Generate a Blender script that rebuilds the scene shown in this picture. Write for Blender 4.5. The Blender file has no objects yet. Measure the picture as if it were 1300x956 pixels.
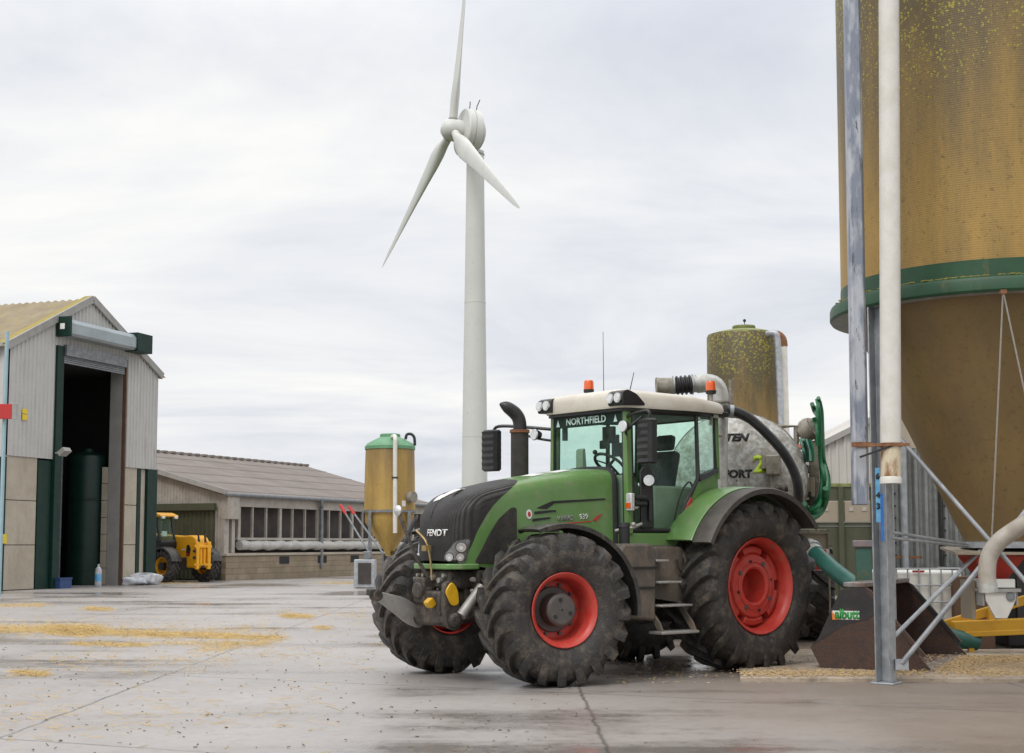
import bpy, bmesh, math, random
from mathutils import Vector, Matrix
from mathutils.bvhtree import BVHTree
random.seed(7)
R = math.radians
V = Vector
scene = bpy.context.scene
col = scene.collection

# ------------------------------------------------------------------ camera
F, CH, PITCH, PPY = 1800.0, 1.48, R(5), 532.5      # focal length in photo pixels, eye height, pitch, principal row
cp, sp = math.cos(PITCH), math.sin(PITCH)
cam_d = bpy.data.cameras.new('camera'); cam = bpy.data.objects.new('camera', cam_d); col.objects.link(cam)
cam.location = (0, 0, CH); cam.rotation_euler = (R(90) + PITCH, 0, 0)
cam_d.sensor_width = 36; cam_d.lens = 36 * F / 1300; cam_d.shift_y = (PPY - 478) / 1300
cam_d.clip_end = 6000; cam_d.clip_start = .1
scene.camera = cam

def ray(px, py):
    a = (px - 650) / F; b = (PPY - py) / F
    return V((a, cp - sp * b, sp + cp * b))
def at(px, py, Y):
    r = ray(px, py); return V((r.x * Y / r.y, Y, CH + r.z * Y / r.y))
def on_plane(px, py, p, n):
    r = ray(px, py); o = V((0, 0, CH)); t = (V(p) - o).dot(V(n)) / r.dot(V(n)); return o + r * t

# ------------------------------------------------------------------ helpers
def basis_z(d):
    d = V(d).normalized()
    a = V((0, 0, 1)) if abs(d.z) < .95 else V((1, 0, 0))
    x = a.cross(d).normalized(); y = d.cross(x)
    return x, y, d

class MB:
    def __init__(s): s.v = []; s.f = []; s.m = []
    def add(s, vs, fs, m=0, M=None):
        o = len(s.v)
        s.v += [tuple(M @ V(p)) if M else tuple(p) for p in vs]
        for f in fs: s.f.append([i + o for i in f]); s.m.append(m)
        return s
    def box(s, lo, hi, m=0, M=None):
        x0, y0, z0 = lo; x1, y1, z1 = hi
        vs = [(x0,y0,z0),(x1,y0,z0),(x1,y1,z0),(x0,y1,z0),(x0,y0,z1),(x1,y0,z1),(x1,y1,z1),(x0,y1,z1)]
        return s.add(vs, [(0,3,2,1),(4,5,6,7),(0,1,5,4),(1,2,6,5),(2,3,7,6),(3,0,4,7)], m, M)
    def cbox(s, c, size, m=0, rz=0):
        M = Matrix.Translation(c) @ Matrix.Rotation(rz, 4, 'Z'); h = V(size) / 2
        return s.box(-h, h, m, M)
    def bar(s, p0, p1, w, h, m=0):
        p0 = V(p0); p1 = V(p1); x, y, d = basis_z(p1 - p0); vs = []
        for p in (p0, p1):
            for a, b in ((-1,-1),(1,-1),(1,1),(-1,1)): vs.append(p + x * a * w / 2 + y * b * h / 2)
        return s.add(vs, [(0,3,2,1),(4,5,6,7),(0,1,5,4),(1,2,6,5),(2,3,7,6),(3,0,4,7)], m)
    def cyl(s, p0, p1, r0, r1=None, seg=20, m=0, caps=True):
        r1 = r0 if r1 is None else r1
        p0 = V(p0); p1 = V(p1); x, y, d = basis_z(p1 - p0); vs = []
        for p, r in ((p0, r0), (p1, r1)):
            for i in range(seg):
                a = 2 * math.pi * i / seg; vs.append(p + x * math.cos(a) * r + y * math.sin(a) * r)
        fs = [(i, (i + 1) % seg, seg + (i + 1) % seg, seg + i) for i in range(seg)]
        if caps: fs += [tuple(reversed(range(seg))), tuple(range(seg, 2 * seg))]
        return s.add(vs, fs, m)
    def tube(s, pts, r, seg=8, m=0, caps=True):
        pts = [V(p) for p in pts]; n = len(pts); vs = []; fs = []
        rr = r if isinstance(r, (list, tuple)) else [r] * n
        t0 = (pts[1] - pts[0]).normalized(); x, y, _ = basis_z(t0)
        for i in range(n):
            t = (pts[min(i + 1, n - 1)] - pts[max(i - 1, 0)]).normalized()
            x = (x - t * x.dot(t)).normalized(); y = t.cross(x)
            for k in range(seg):
                a = 2 * math.pi * k / seg; vs.append(pts[i] + (x * math.cos(a) + y * math.sin(a)) * rr[i])
        for i in range(n - 1):
            for k in range(seg):
                k2 = (k + 1) % seg; fs.append((i*seg+k, i*seg+k2, (i+1)*seg+k2, (i+1)*seg+k))
        if caps: fs += [tuple(reversed(range(seg))), tuple(range((n-1)*seg, n*seg))]
        return s.add(vs, fs, m)
    def lathe(s, prof, seg=48, axis='z', c=(0,0,0), m=0, a0=0, a1=2*math.pi):
        # prof = list of (r, h)
        full = abs(a1 - a0 - 2 * math.pi) < 1e-6; k = seg if full else seg + 1
        vs = []; fs = []; c = V(c)
        for r, h in prof:
            for i in range(k):
                a = a0 + (a1 - a0) * i / seg; p = (r * math.cos(a), r * math.sin(a), h)
                if axis == 'y': p = (p[0], h, p[1])
                if axis == 'x': p = (h, p[0], p[1])
                vs.append(c + V(p))
        for j in range(len(prof) - 1):
            for i in range(seg):
                i2 = (i + 1) % k
                q = (j*k+i, j*k+i2, (j+1)*k+i2, (j+1)*k+i)
                fs.append(q if axis == 'z' else tuple(reversed(q)))
        return s.add(vs, fs, m)
    def prism(s, poly, plane, d0, d1, m=0, M=None):
        n = len(poly); vs = []
        for d in (d0, d1):
            for a, b in poly:
                vs.append({'xz': (a, d, b), 'xy': (a, b, d), 'yz': (d, a, b)}[plane])
        fs = [tuple(range(n)), tuple(reversed(range(n, 2*n)))] + [(i, n+i, n+(i+1)%n, (i+1)%n) for i in range(n)]
        return s.add(vs, fs, m, M)
    def slab(s, pts, thick, m=0):            # 3D polygon extruded along its normal, centred
        pts = [V(p) for p in pts]; n = len(pts)
        nn = V((0,0,0))
        for i in range(n):
            a, b = pts[i], pts[(i+1) % n]
            nn += V(((a.y-b.y)*(a.z+b.z), (a.z-b.z)*(a.x+b.x), (a.x-b.x)*(a.y+b.y)))
        nn.normalize()
        vs = [p - nn * thick / 2 for p in pts] + [p + nn * thick / 2 for p in pts]
        fs = [tuple(reversed(range(n))), tuple(range(n, 2*n))] + [(i, (i+1)%n, n+(i+1)%n, n+i) for i in range(n)]
        return s.add(vs, fs, m)
    def sphere(s, c, r, seg=16, m=0, sc=(1,1,1)):
        n = seg // 2
        prof = [(max(1e-4, math.sin(math.pi*j/n)) , -math.cos(math.pi*j/n)) for j in range(n + 1)]
        o = len(s.v); s.lathe(prof, seg, 'z', (0,0,0), m)
        for i in range(o, len(s.v)): s.v[i] = tuple(V(c) + V((s.v[i][0]*sc[0], s.v[i][1]*sc[1], s.v[i][2]*sc[2])) * r)
        return s
    def build(s, name, mats, parent=None, bevel=0, angle=35, loc=None, rot=None, merge=0, flat=False):
        me = bpy.data.meshes.new(name); me.from_pydata(s.v, [], s.f)
        mats = mats if isinstance(mats, (list, tuple)) else [mats]
        for m in mats: me.materials.append(m)
        me.polygons.foreach_set('material_index', s.m)
        if True:
            bm = bmesh.new(); bm.from_mesh(me)
            if merge: bmesh.ops.remove_doubles(bm, verts=bm.verts, dist=merge)
            bmesh.ops.recalc_face_normals(bm, faces=bm.faces)
            bm.to_mesh(me); bm.free()
        if not flat:
            me.polygons.foreach_set('use_smooth', [True] * len(me.polygons)); me.set_sharp_from_angle(angle=R(angle))
        me.update()
        o = bpy.data.objects.new(name, me); col.objects.link(o)
        if parent: o.parent = parent
        if loc is not None: o.location = loc
        if rot is not None: o.rotation_euler = rot
        if bevel:
            b = o.modifiers.new('bevel', 'BEVEL'); b.width = bevel; b.segments = 2; b.limit_method = 'ANGLE'; b.angle_limit = R(40)
        return o

def tag(o, label=None, cat=None, group=None, kind=None):
    if label: o['label'] = label
    if cat: o['category'] = cat
    if group: o['group'] = group
    if kind: o['kind'] = kind
    return o
def empty(name, loc, rz=0, label=None, cat=None, group=None):
    o = bpy.data.objects.new(name, None); col.objects.link(o); o.location = loc; o.rotation_euler = (0, 0, rz)
    o.empty_display_size = .2
    return tag(o, label, cat, group)
def copy_tree(o, parent=None):
    c = o.copy(); col.objects.link(c); c.parent = parent
    for ch in list(o.children): copy_tree(ch, c)
    return c
def bez(pts, n=8):        # Catmull-Rom through points
    pts = [V(p) for p in pts]; P = [pts[0] * 2 - pts[1]] + pts + [pts[-1] * 2 - pts[-2]]; out = []
    for i in range(1, len(P) - 2):
        for k in range(n):
            t = k / n; a, b, c, d = P[i-1], P[i], P[i+1], P[i+2]
            out.append(.5 * ((2*b) + (c-a)*t + (2*a-5*b+4*c-d)*t*t + (3*b-a-3*c+d)*t*t*t))
    out.append(pts[-1]); return out
def interp(x, tab):
    if x <= tab[0][0]: return tab[0][1]
    for (a, b), (c, d) in zip(tab, tab[1:]):
        if x <= c: return b + (d - b) * (x - a) / (c - a)
    return tab[-1][1]
def bvh_of(objs):
    vs = []; fs = []
    for o in objs:
        k = len(vs); vs += [v.co.copy() for v in o.data.vertices]; fs += [[i + k for i in p.vertices] for p in o.data.polygons]
    return BVHTree.FromPolygons(vs, fs)
def text(body, size, name, mt, parent, o, ex, ey, ext=.004, bvh=None, dirn=None, bold=0, shear=0, sx=1, align='CENTER'):
    cu = bpy.data.curves.new('t', 'FONT'); cu.body = body; cu.size = size; cu.extrude = 0; cu.offset = bold; cu.align_x = align; cu.align_y = 'CENTER'; cu.shear = shear
    cu.resolution_u = 3
    ob = bpy.data.objects.new('t', cu); col.objects.link(ob)
    me = bpy.data.meshes.new_from_object(ob.evaluated_get(bpy.context.evaluated_depsgraph_get()))
    bpy.data.objects.remove(ob)
    bm = bmesh.new(); bm.from_mesh(me)
    bmesh.ops.remove_doubles(bm, verts=bm.verts, dist=1e-5)
    g = bmesh.ops.extrude_face_region(bm, geom=bm.faces[:])
    for e in g['geom']:
        if isinstance(e, bmesh.types.BMVert): e.co.z = ext
    o = V(o); ex = V(ex).normalized(); ey = V(ey).normalized(); nz = ex.cross(ey).normalized()
    for v in bm.verts:
        p = o + ex * v.co.x * sx + ey * v.co.y; h = v.co.z
        if bvh:
            d = V(dirn).normalized(); hit = bvh.ray_cast(p - d * 4, d)
            if hit[0] is not None: v.co = hit[0] - d * (h + .003); continue
        v.co = p + nz * (h + .003)
    bmesh.ops.recalc_face_normals(bm, faces=bm.faces)
    bm.to_mesh(me); bm.free(); me.materials.clear(); me.materials.append(mt)
    ob = bpy.data.objects.new(name, me); col.objects.link(ob); ob.parent = parent
    return ob

# ------------------------------------------------------------------ materials
def nt(m): return m.node_tree.nodes, m.node_tree.links
def mat(name, c, c2=None, scale=4, rough=.5, rough2=None, metal=0, bump=0, bscale=40, stretch=(1,1,1), ramp=(.4,.65),
        dirt=None, dscale=2, dramp=(.5,.7), dstretch=(1,1,1), spec=.5, coat=0, splat=.6):
    m = bpy.data.materials.new(name); m.use_nodes = True; N, L = nt(m); b = N['Principled BSDF']
    b.inputs['Roughness'].default_value = rough; b.inputs['Metallic'].default_value = metal
    b.inputs['Specular IOR Level'].default_value = spec; b.inputs['Coat Weight'].default_value = coat
    b.inputs['Base Color'].default_value = (*c, 1)
    tc = N.new('ShaderNodeTexCoord')
    def noise(sc, st, det=6, rg=.6):
        mp = N.new('ShaderNodeMapping'); mp.inputs['Scale'].default_value = [q * sc for q in st]
        L.new(tc.outputs['Object'], mp.inputs['Vector'])
        n = N.new('ShaderNodeTexNoise'); n.inputs['Scale'].default_value = 1; n.inputs['Detail'].default_value = det; n.inputs['Roughness'].default_value = rg
        L.new(mp.outputs[0], n.inputs['Vector']); return n.outputs[0]
    def rmp(src, a, bb):
        r = N.new('ShaderNodeMapRange'); r.inputs['From Min'].default_value = a; r.inputs['From Max'].default_value = bb
        L.new(src, r.inputs['Value']); return r.outputs[0]
    out = None
    if c2:
        fac = rmp(noise(scale, stretch), *ramp)
        mx = N.new('ShaderNodeMix'); mx.data_type = 'RGBA'; mx.inputs['A'].default_value = (*c, 1); mx.inputs['B'].default_value = (*c2, 1)
        L.new(fac, mx.inputs['Factor']); out = mx.outputs['Result']
        if rough2 is not None:
            r = N.new('ShaderNodeMapRange'); r.inputs['To Min'].default_value = rough; r.inputs['To Max'].default_value = rough2
            L.new(fac, r.inputs['Value']); L.new(r.outputs[0], b.inputs['Roughness'])
    if dirt:
        fac = rmp(noise(dscale * 1.8, dstretch, 12, .75), dramp[0] + .02, dramp[1] - .03)
        if splat:
            sk = N.new('ShaderNodeMath'); sk.operation = 'MULTIPLY'; sk.inputs[1].default_value = splat; L.new(rmp(noise(dscale * 14, (1,1,1), 3, .6), .63, .69), sk.inputs[0])
            mxm = N.new('ShaderNodeMath'); mxm.operation = 'MAXIMUM'; L.new(sk.outputs[0], mxm.inputs[0]); L.new(fac, mxm.inputs[1]); fac = mxm.outputs[0]
        mx = N.new('ShaderNodeMix'); mx.data_type = 'RGBA'; mx.inputs['A'].default_value = (*c, 1); mx.inputs['B'].default_value = (*dirt, 1)
        if out: L.new(out, mx.inputs['A'])
        L.new(fac, mx.inputs['Factor']); out = mx.outputs['Result']
        if metal:
            r = N.new('ShaderNodeMapRange'); r.inputs['To Min'].default_value = metal; r.inputs['To Max'].default_value = 0
            L.new(fac, r.inputs['Value']); L.new(r.outputs[0], b.inputs['Metallic'])
    if out: L.new(out, b.inputs['Base Color'])
    if bump:
        bp = N.new('ShaderNodeBump'); bp.inputs['Strength'].default_value = bump; bp.inputs['Distance'].default_value = .02
        L.new(noise(bscale, (1,1,1), 4), bp.inputs['Height']); L.new(bp.outputs[0], b.inputs['Normal'])
    return m
def add_wave_bump(m, axis, period, dist=.006, strength=.6):
    N, L = nt(m); b = N['Principled BSDF']; tc = N.new('ShaderNodeTexCoord'); sx = N.new('ShaderNodeSeparateXYZ'); L.new(tc.outputs['Object'], sx.inputs[0])
    mu = N.new('ShaderNodeMath'); mu.operation = 'MULTIPLY'; mu.inputs[1].default_value = 2 * math.pi / period; L.new(sx.outputs[axis], mu.inputs[0])
    si = N.new('ShaderNodeMath'); si.operation = 'SINE'; L.new(mu.outputs[0], si.inputs[0])
    bp = N.new('ShaderNodeBump'); bp.inputs['Strength'].default_value = strength; bp.inputs['Distance'].default_value = dist; L.new(si.outputs[0], bp.inputs['Height'])
    if b.inputs['Normal'].links: L.new(b.inputs['Normal'].links[0].from_socket, bp.inputs['Normal'])
    L.new(bp.outputs[0], b.inputs['Normal'])
def glass_mat(name, tint, fres=.10, dirt=.04):
    m = bpy.data.materials.new(name); m.use_nodes = True; N, L = nt(m); N.remove(N['Principled BSDF']); o = N['Material Output']
    t = N.new('ShaderNodeBsdfTransparent'); t.inputs[0].default_value = (*tint, 1)
    g = N.new('ShaderNodeBsdfGlossy'); g.inputs['Roughness'].default_value = .03; g.inputs['Color'].default_value = (.9, .97, .94, 1)
    d = N.new('ShaderNodeBsdfDiffuse'); d.inputs[0].default_value = (.45, .5, .45, 1)
    lw = N.new('ShaderNodeLayerWeight'); lw.inputs[0].default_value = fres
    mx = N.new('ShaderNodeMixShader'); mn = N.new('ShaderNodeMath'); mn.operation = 'MINIMUM'; mn.inputs[1].default_value = .30; L.new(lw.outputs['Fresnel'], mn.inputs[0]); L.new(mn.outputs[0], mx.inputs[0]); L.new(t.outputs[0], mx.inputs[1]); L.new(g.outputs[0], mx.inputs[2])
    m2 = N.new('ShaderNodeMixShader'); L.new(mx.outputs[0], m2.inputs[1]); L.new(d.outputs[0], m2.inputs[2])
    tc = N.new('ShaderNodeTexCoord'); n = N.new('ShaderNodeTexNoise'); n.inputs['Scale'].default_value = 9; n.inputs['Detail'].default_value = 8; L.new(tc.outputs['Object'], n.inputs[0])
    mr = N.new('ShaderNodeMapRange'); mr.inputs['From Min'].default_value = .45; mr.inputs['From Max'].default_value = .8; mr.inputs['To Max'].default_value = dirt * 3; mr.inputs['To Min'].default_value = dirt * .4
    L.new(n.outputs[0], mr.inputs[0]); L.new(mr.outputs[0], m2.inputs[0]); L.new(m2.outputs[0], o.inputs[0])
    return m

M = {}
M['green'] = mat('tractor_green', (.11,.23,.062), (.13,.245,.08), 3, .32, .45, dirt=(.24,.225,.15), dscale=4, dramp=(.50,.78), coat=.25)
M['grille'] = mat('grille_black', (.016,.015,.0145), (.03,.027,.025), 5, .5, dirt=(.08,.067,.052), dscale=4, dramp=(.55,.8)); add_wave_bump(M['grille'], 1, .024, .006, .7)
M['mesh'] = mat('side_mesh', (.03,.026,.022), (.05,.043,.036), 9, .7, bump=.8, bscale=120)
M['black'] = mat('black_plastic', (.012,.012,.013), (.022,.021,.02), 6, .42, dirt=(.07,.06,.048), dscale=6, dramp=(.58,.85))
M['fender'] = mat('fender_black', (.02,.019,.018), (.034,.031,.029), 6, .36, .5, dirt=(.13,.10,.073), dscale=5, dramp=(.48,.75), dstretch=(1,1,.5))
M['flare'] = mat('rubber_flare', (.055,.05,.044), (.085,.075,.064), 5, .6, dirt=(.15,.125,.10), dscale=7, dramp=(.5,.8))
M['rubber'] = mat('tyre_rubber', (.024,.022,.021), (.04,.036,.032), 6, .52, dirt=(.125,.10,.074), dscale=4, dramp=(.47,.70), bump=.5, bscale=60)
M['rim'] = mat('rim_red', (.46,.036,.026), (.53,.06,.042), 5, .38, .5, dirt=(.26,.13,.08), dscale=5, dramp=(.52,.78))
M['mud_plate'] = mat('muddy_plate', (.10,.085,.07), (.17,.135,.10), 5, .65, dirt=(.06,.055,.05), dscale=4, dramp=(.5,.7), dstretch=(1,1,.4), bump=.3)
M['spout'] = mat('spout_grey', (.42,.385,.33), (.32,.28,.23), 5, .45, dirt=(.25,.22,.18), dscale=5, dramp=(.52,.8))
M['tag_grey'] = mat('letter_grey', (.20,.20,.20), (.27,.27,.27), 30, .4)
M['lamp_housing'] = mat('lamp_housing', (.30,.31,.31), (.2,.2,.2), 12, .15, metal=.8, splat=0)
M['rib_sheet'] = mat('weathered_ribs', (.22,.23,.225), (.30,.31,.30), 6, .5, metal=.4, dirt=(.15,.15,.14), dscale=3, dramp=(.5,.75), dstretch=(1,1,.2))
M['hub'] = mat('hub_grey', (.085,.078,.072), (.115,.10,.088), 8, .5, metal=.3, dirt=(.14,.10,.075), dscale=9, dramp=(.55,.8))
M['iron'] = mat('cast_iron', (.035,.031,.028), (.07,.06,.05), 7, .55, metal=.25, dirt=(.135,.105,.078), dscale=6, dramp=(.45,.72), bump=.5, bscale=50)
M['arm'] = mat('worn_arm', (.33,.32,.30), (.40,.38,.35), 8, .5, metal=.4, dirt=(.15,.11,.08), dscale=7, dramp=(.5,.8))
M['chrome'] = mat('lamp_reflector', (.75,.75,.74), (.55,.55,.55), 12, .12, metal=.9)
M['lens'] = mat('lamp_lens', (.62,.64,.64), (.75,.77,.77), 20, .08, metal=.3, coat=.6)
M['roof'] = mat('cab_roof_white', (.66,.62,.54), (.58,.53,.45), 3, .4, dirt=(.42,.36,.28), dscale=4, dramp=(.58,.85))
M['orange'] = mat('beacon_orange', (.75,.12,.008), (.62,.08,.006), 12, .18, coat=.6)
M['glass'] = glass_mat('cab_glass', (.875,.97,.93), .13, .02)
M['glass_dark'] = glass_mat('side_glass', (.87,.955,.92), .16, .015)
M['seat'] = mat('seat_fabric', (.05,.055,.06), (.08,.085,.09), 14, .85)
M['interior'] = mat('cab_interior', (.30,.33,.24), (.34,.36,.28), 6, .65)
M['white'] = mat('white_paint', (.72,.71,.68), (.62,.60,.56), 4, .45)
M['letter'] = mat('letter_silver', (.72,.72,.70), (.6,.6,.58), 30, .35, metal=.3)
M['letter_glass'] = mat('letter_white', (.62,.80,.74), (.55,.74,.68), 30, .6)
M['yellow_plastic'] = mat('yellow_cap', (.62,.36,.012), (.5,.27,.01), 14, .4)
M['brass'] = mat('zinc_yellow', (.45,.32,.13), (.3,.21,.1), 30, .35, metal=.8)
M['decal_red'] = mat('decal_red', (.5,.03,.03), (.42,.03,.03), 20, .4)
M['decal_blue'] = mat('decal_blue', (.09,.11,.42), (.12,.14,.45), 20, .4)
M['galv'] = mat('galvanised', (.34,.36,.38), (.47,.49,.51), 9, .42, .55, metal=.55, dirt=(.21,.21,.20), dscale=4, dramp=(.55,.8), dstretch=(1,1,.25))
M['galv_dark'] = mat('galvanised_dull', (.18,.19,.20), (.27,.28,.29), 7, .5, metal=.5, dirt=(.13,.125,.12), dscale=4, dramp=(.5,.8), dstretch=(1,1,.2))
M['galv_pole'] = mat('galvanised_pole', (.23,.255,.31), (.46,.48,.52), 5, .42, .6, metal=.4, ramp=(.46,.56), stretch=(1,1,.3), dirt=(.10,.105,.115), dscale=8, dramp=(.56,.64), dstretch=(1,1,.15))
M['pvc'] = mat('white_pipe', (.68,.665,.62), (.61,.59,.53), 6, .45, dirt=(.50,.46,.40), dscale=5, dramp=(.55,.85), dstretch=(2,2,.4))
M['rust'] = mat('rust', (.16,.06,.025), (.26,.13,.06), 14, .8, bump=.4)
M['rusty_cap'] = mat('rust_stained', (.60,.53,.38), (.25,.105,.035), 9, .6, ramp=(.46,.64), stretch=(1,1,.35))
M['rope'] = mat('rope', (.5,.48,.43), (.42,.4,.35), 30, .8)
M['cladding'] = mat('cladding_grey', (.47,.46,.44), (.51,.50,.475), 1.2, .55, dirt=(.30,.275,.24), dscale=1.2, dramp=(.52,.85), dstretch=(1.5,1.5,.2))
M['shed'] = mat('shed_pale', (.46,.44,.405), (.52,.495,.455), 1.2, .5)
M['fibre_roof'] = mat('fibre_cement', (.25,.20,.135), (.31,.26,.18), 1.2, .85, dirt=(.33,.27,.09), dscale=1.6, dramp=(.48,.75))
M['lichen'] = mat('lichen_edge', (.33,.25,.05), (.25,.21,.09), 6, .9)
M['barn_roof'] = mat('barn_roof_brown', (.185,.158,.142), (.22,.19,.172), .6, .8, dirt=(.26,.215,.195), dscale=.5, dramp=(.5,.8), dstretch=(1,1,1))
M['trim'] = mat('trim_grey', (.34,.33,.31), (.28,.27,.25), 3, .6)
M['dk_green'] = mat('dark_green_steel', (.006,.026,.019), (.009,.034,.025), 3, .42, dirt=(.02,.028,.02), dscale=2, dramp=(.55,.8), spec=.22)
M['olive'] = mat('olive_sheet', (.055,.062,.032), (.07,.076,.042), 2, .55, dirt=(.09,.085,.06), dscale=2, dramp=(.5,.8))
M['shutter'] = mat('shutter_box', (.36,.40,.41), (.30,.34,.35), 2, .4, metal=.4)
M['panel'] = mat('concrete_panel', (.45,.40,.32), (.38,.33,.26), 1.2, .8, dirt=(.27,.22,.16), dscale=.8, dramp=(.5,.85), dstretch=(1,1,.3))
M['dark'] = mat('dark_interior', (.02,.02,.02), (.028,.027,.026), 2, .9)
M['inner_grey'] = mat('inner_grey', (.27,.26,.245), (.31,.30,.28), 2, .7)
M['tank_green'] = mat('tank_green', (.005,.02,.015), (.007,.026,.019), 2, .4, spec=.3)
M['yellow'] = mat('machine_yellow', (.86,.42,.012), (.80,.37,.012), 3, .38, dirt=(.38,.22,.05), dscale=3, dramp=(.6,.85))
M['beam_yellow'] = mat('frame_yellow', (.66,.36,.02), (.58,.30,.02), 3, .42, dirt=(.28,.18,.07), dscale=5, dramp=(.58,.8))
M['block'] = None
M['fascia'] = mat('white_fascia', (.42,.385,.335), (.33,.30,.26), 1.5, .7, dirt=(.2,.17,.14), dscale=2.5, dramp=(.5,.75))
M['void'] = mat('window_gap', (.045,.038,.034), (.065,.055,.048), 2, .8)
M['curtain'] = mat('rolled_curtain', (.50,.485,.45), (.38,.365,.335), 3, .6, bump=.8, bscale=9)
M['beige'] = mat('beige_panel', (.33,.28,.21), (.29,.245,.18), 2, .6)
M['ibc'] = mat('white_plastic', (.76,.76,.71), (.70,.70,.65), 2, .4)
M['red'] = mat('red_paint', (.45,.035,.02), (.35,.04,.025), 5, .5)
M['teal'] = mat('teal_paint', (.045,.13,.105), (.06,.155,.125), 4, .5, dirt=(.14,.13,.06), dscale=3, dramp=(.5,.62))
M['lilac'] = mat('faded_lid', (.30,.23,.25), (.2,.2,.2), 10, .6)
M['green_hose'] = mat('green_hose', (.006,.11,.04), (.01,.14,.05), 6, .4, dirt=(.1,.12,.07), dscale=8, dramp=(.6,.85))
M['dkgreen_hose'] = mat('suction_hose', (.012,.085,.065), (.018,.11,.085), 8, .35)
M['black_hose'] = mat('black_hose', (.018,.018,.02), (.03,.03,.03), 8, .4)
M['mud_metal'] = mat('muddy_metal', (.24,.22,.18), (.34,.32,.27), 8, .6, metal=.2, dirt=(.15,.125,.09), dscale=7, dramp=(.45,.7))
M['tank'] = mat('mottled_galvanised', (.30,.295,.27), (.52,.52,.49), 15, .42, .55, metal=.3, ramp=(.42,.60), dirt=(.20,.175,.13), dscale=2.5, dramp=(.46,.68))
M['pipe_galv'] = mat('spangled_pipe', (.42,.42,.39), (.55,.55,.52), 14, .4, metal=.4, dirt=(.33,.29,.23), dscale=6, dramp=(.55,.8))
M['bucket'] = mat('rusty_bucket', (.062,.032,.023), (.095,.048,.031), 5, .55, .7, dirt=(.035,.028,.026), dscale=3, dramp=(.45,.7), bump=.35, bscale=40)
M['bucket_black'] = mat('worn_black_paint', (.018,.017,.018), (.03,.028,.027), 6, .45, dirt=(.09,.045,.03), dscale=7, dramp=(.52,.75))
M['bucket_edge'] = mat('worn_steel_edge', (.30,.27,.26), (.18,.13,.1), 9, .4, metal=.6)
M['blue_tape'] = mat('blue_tape', (.13,.40,.68), (.2,.5,.75), 12, .5)
M['blue_dark'] = mat('blue_deep', (.03,.16,.5), (.05,.2,.55), 12, .5)
M['ink'] = mat('ink_black', (.015,.015,.016), (.02,.02,.02), 20, .6)
M['lime'] = mat('lime_decal', (.45,.62,.03), (.4,.55,.03), 20, .5)
M['sticker'] = mat('sticker_white', (.75,.75,.72), (.68,.68,.65), 20, .5)
M['albutt_green'] = mat('decal_green', (.02,.28,.05), (.03,.3,.06), 20, .5)
M['decal_orange'] = mat('decal_orange', (.8,.25,.04), (.7,.2,.03), 20, .5)
M['turbine'] = mat('turbine_white', (.57,.57,.54), (.61,.61,.58), .2, .45, dirt=(.49,.49,.455), dscale=.15, dramp=(.5,.8), dstretch=(1,1,.15))
M['warn_yellow'] = mat('warning_yellow', (.75,.55,.02), (.7,.5,.02), 20, .5)
M['brown_box'] = mat('brown_box', (.10,.055,.03), (.13,.075,.045), 4, .7)
M['plastic_bag'] = mat('feed_bag', (.62,.62,.62), (.35,.38,.45), 5, .5, bump=.6, bscale=14)
M['blue_crate'] = mat('blue_crate', (.02,.05,.16), (.03,.07,.2), 9, .5)
M['pale_blue'] = mat('pale_blue_paint', (.28,.42,.47), (.33,.46,.5), 4, .5)

def block_mat():
    m = mat('concrete_blocks', (.27,.215,.145), (.33,.265,.185), 1.3, .85, dirt=(.18,.145,.10), dscale=1.1, dramp=(.5,.8))
    N, L = nt(m); b = N['Principled BSDF']; tc = N.new('ShaderNodeTexCoord'); mp = N.new('ShaderNodeMapping')
    mp.inputs['Rotation'].default_value = (R(90), 0, 0); L.new(tc.outputs['Object'], mp.inputs[0])
    br = N.new('ShaderNodeTexBrick'); br.inputs['Scale'].default_value = 1; br.inputs['Brick Width'].default_value = .9; br.inputs['Row Height'].default_value = .24; br.inputs['Mortar Size'].default_value = .014
    br.inputs['Color1'].default_value = (1,1,1,1); br.inputs['Color2'].default_value = (.82,.82,.82,1); br.inputs['Mortar'].default_value = (.62,.6,.56,1)
    L.new(mp.outputs[0], br.inputs[0])
    src = b.inputs['Base Color'].links[0].from_socket
    mx = N.new('ShaderNodeMix'); mx.data_type = 'RGBA'; mx.blend_type = 'MULTIPLY'; mx.inputs['Factor'].default_value = 1
    L.new(src, mx.inputs['A']); L.new(br.outputs[0], mx.inputs['B']); L.new(mx.outputs['Result'], b.inputs['Base Color'])
    return m
M['block'] = block_mat()

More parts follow.
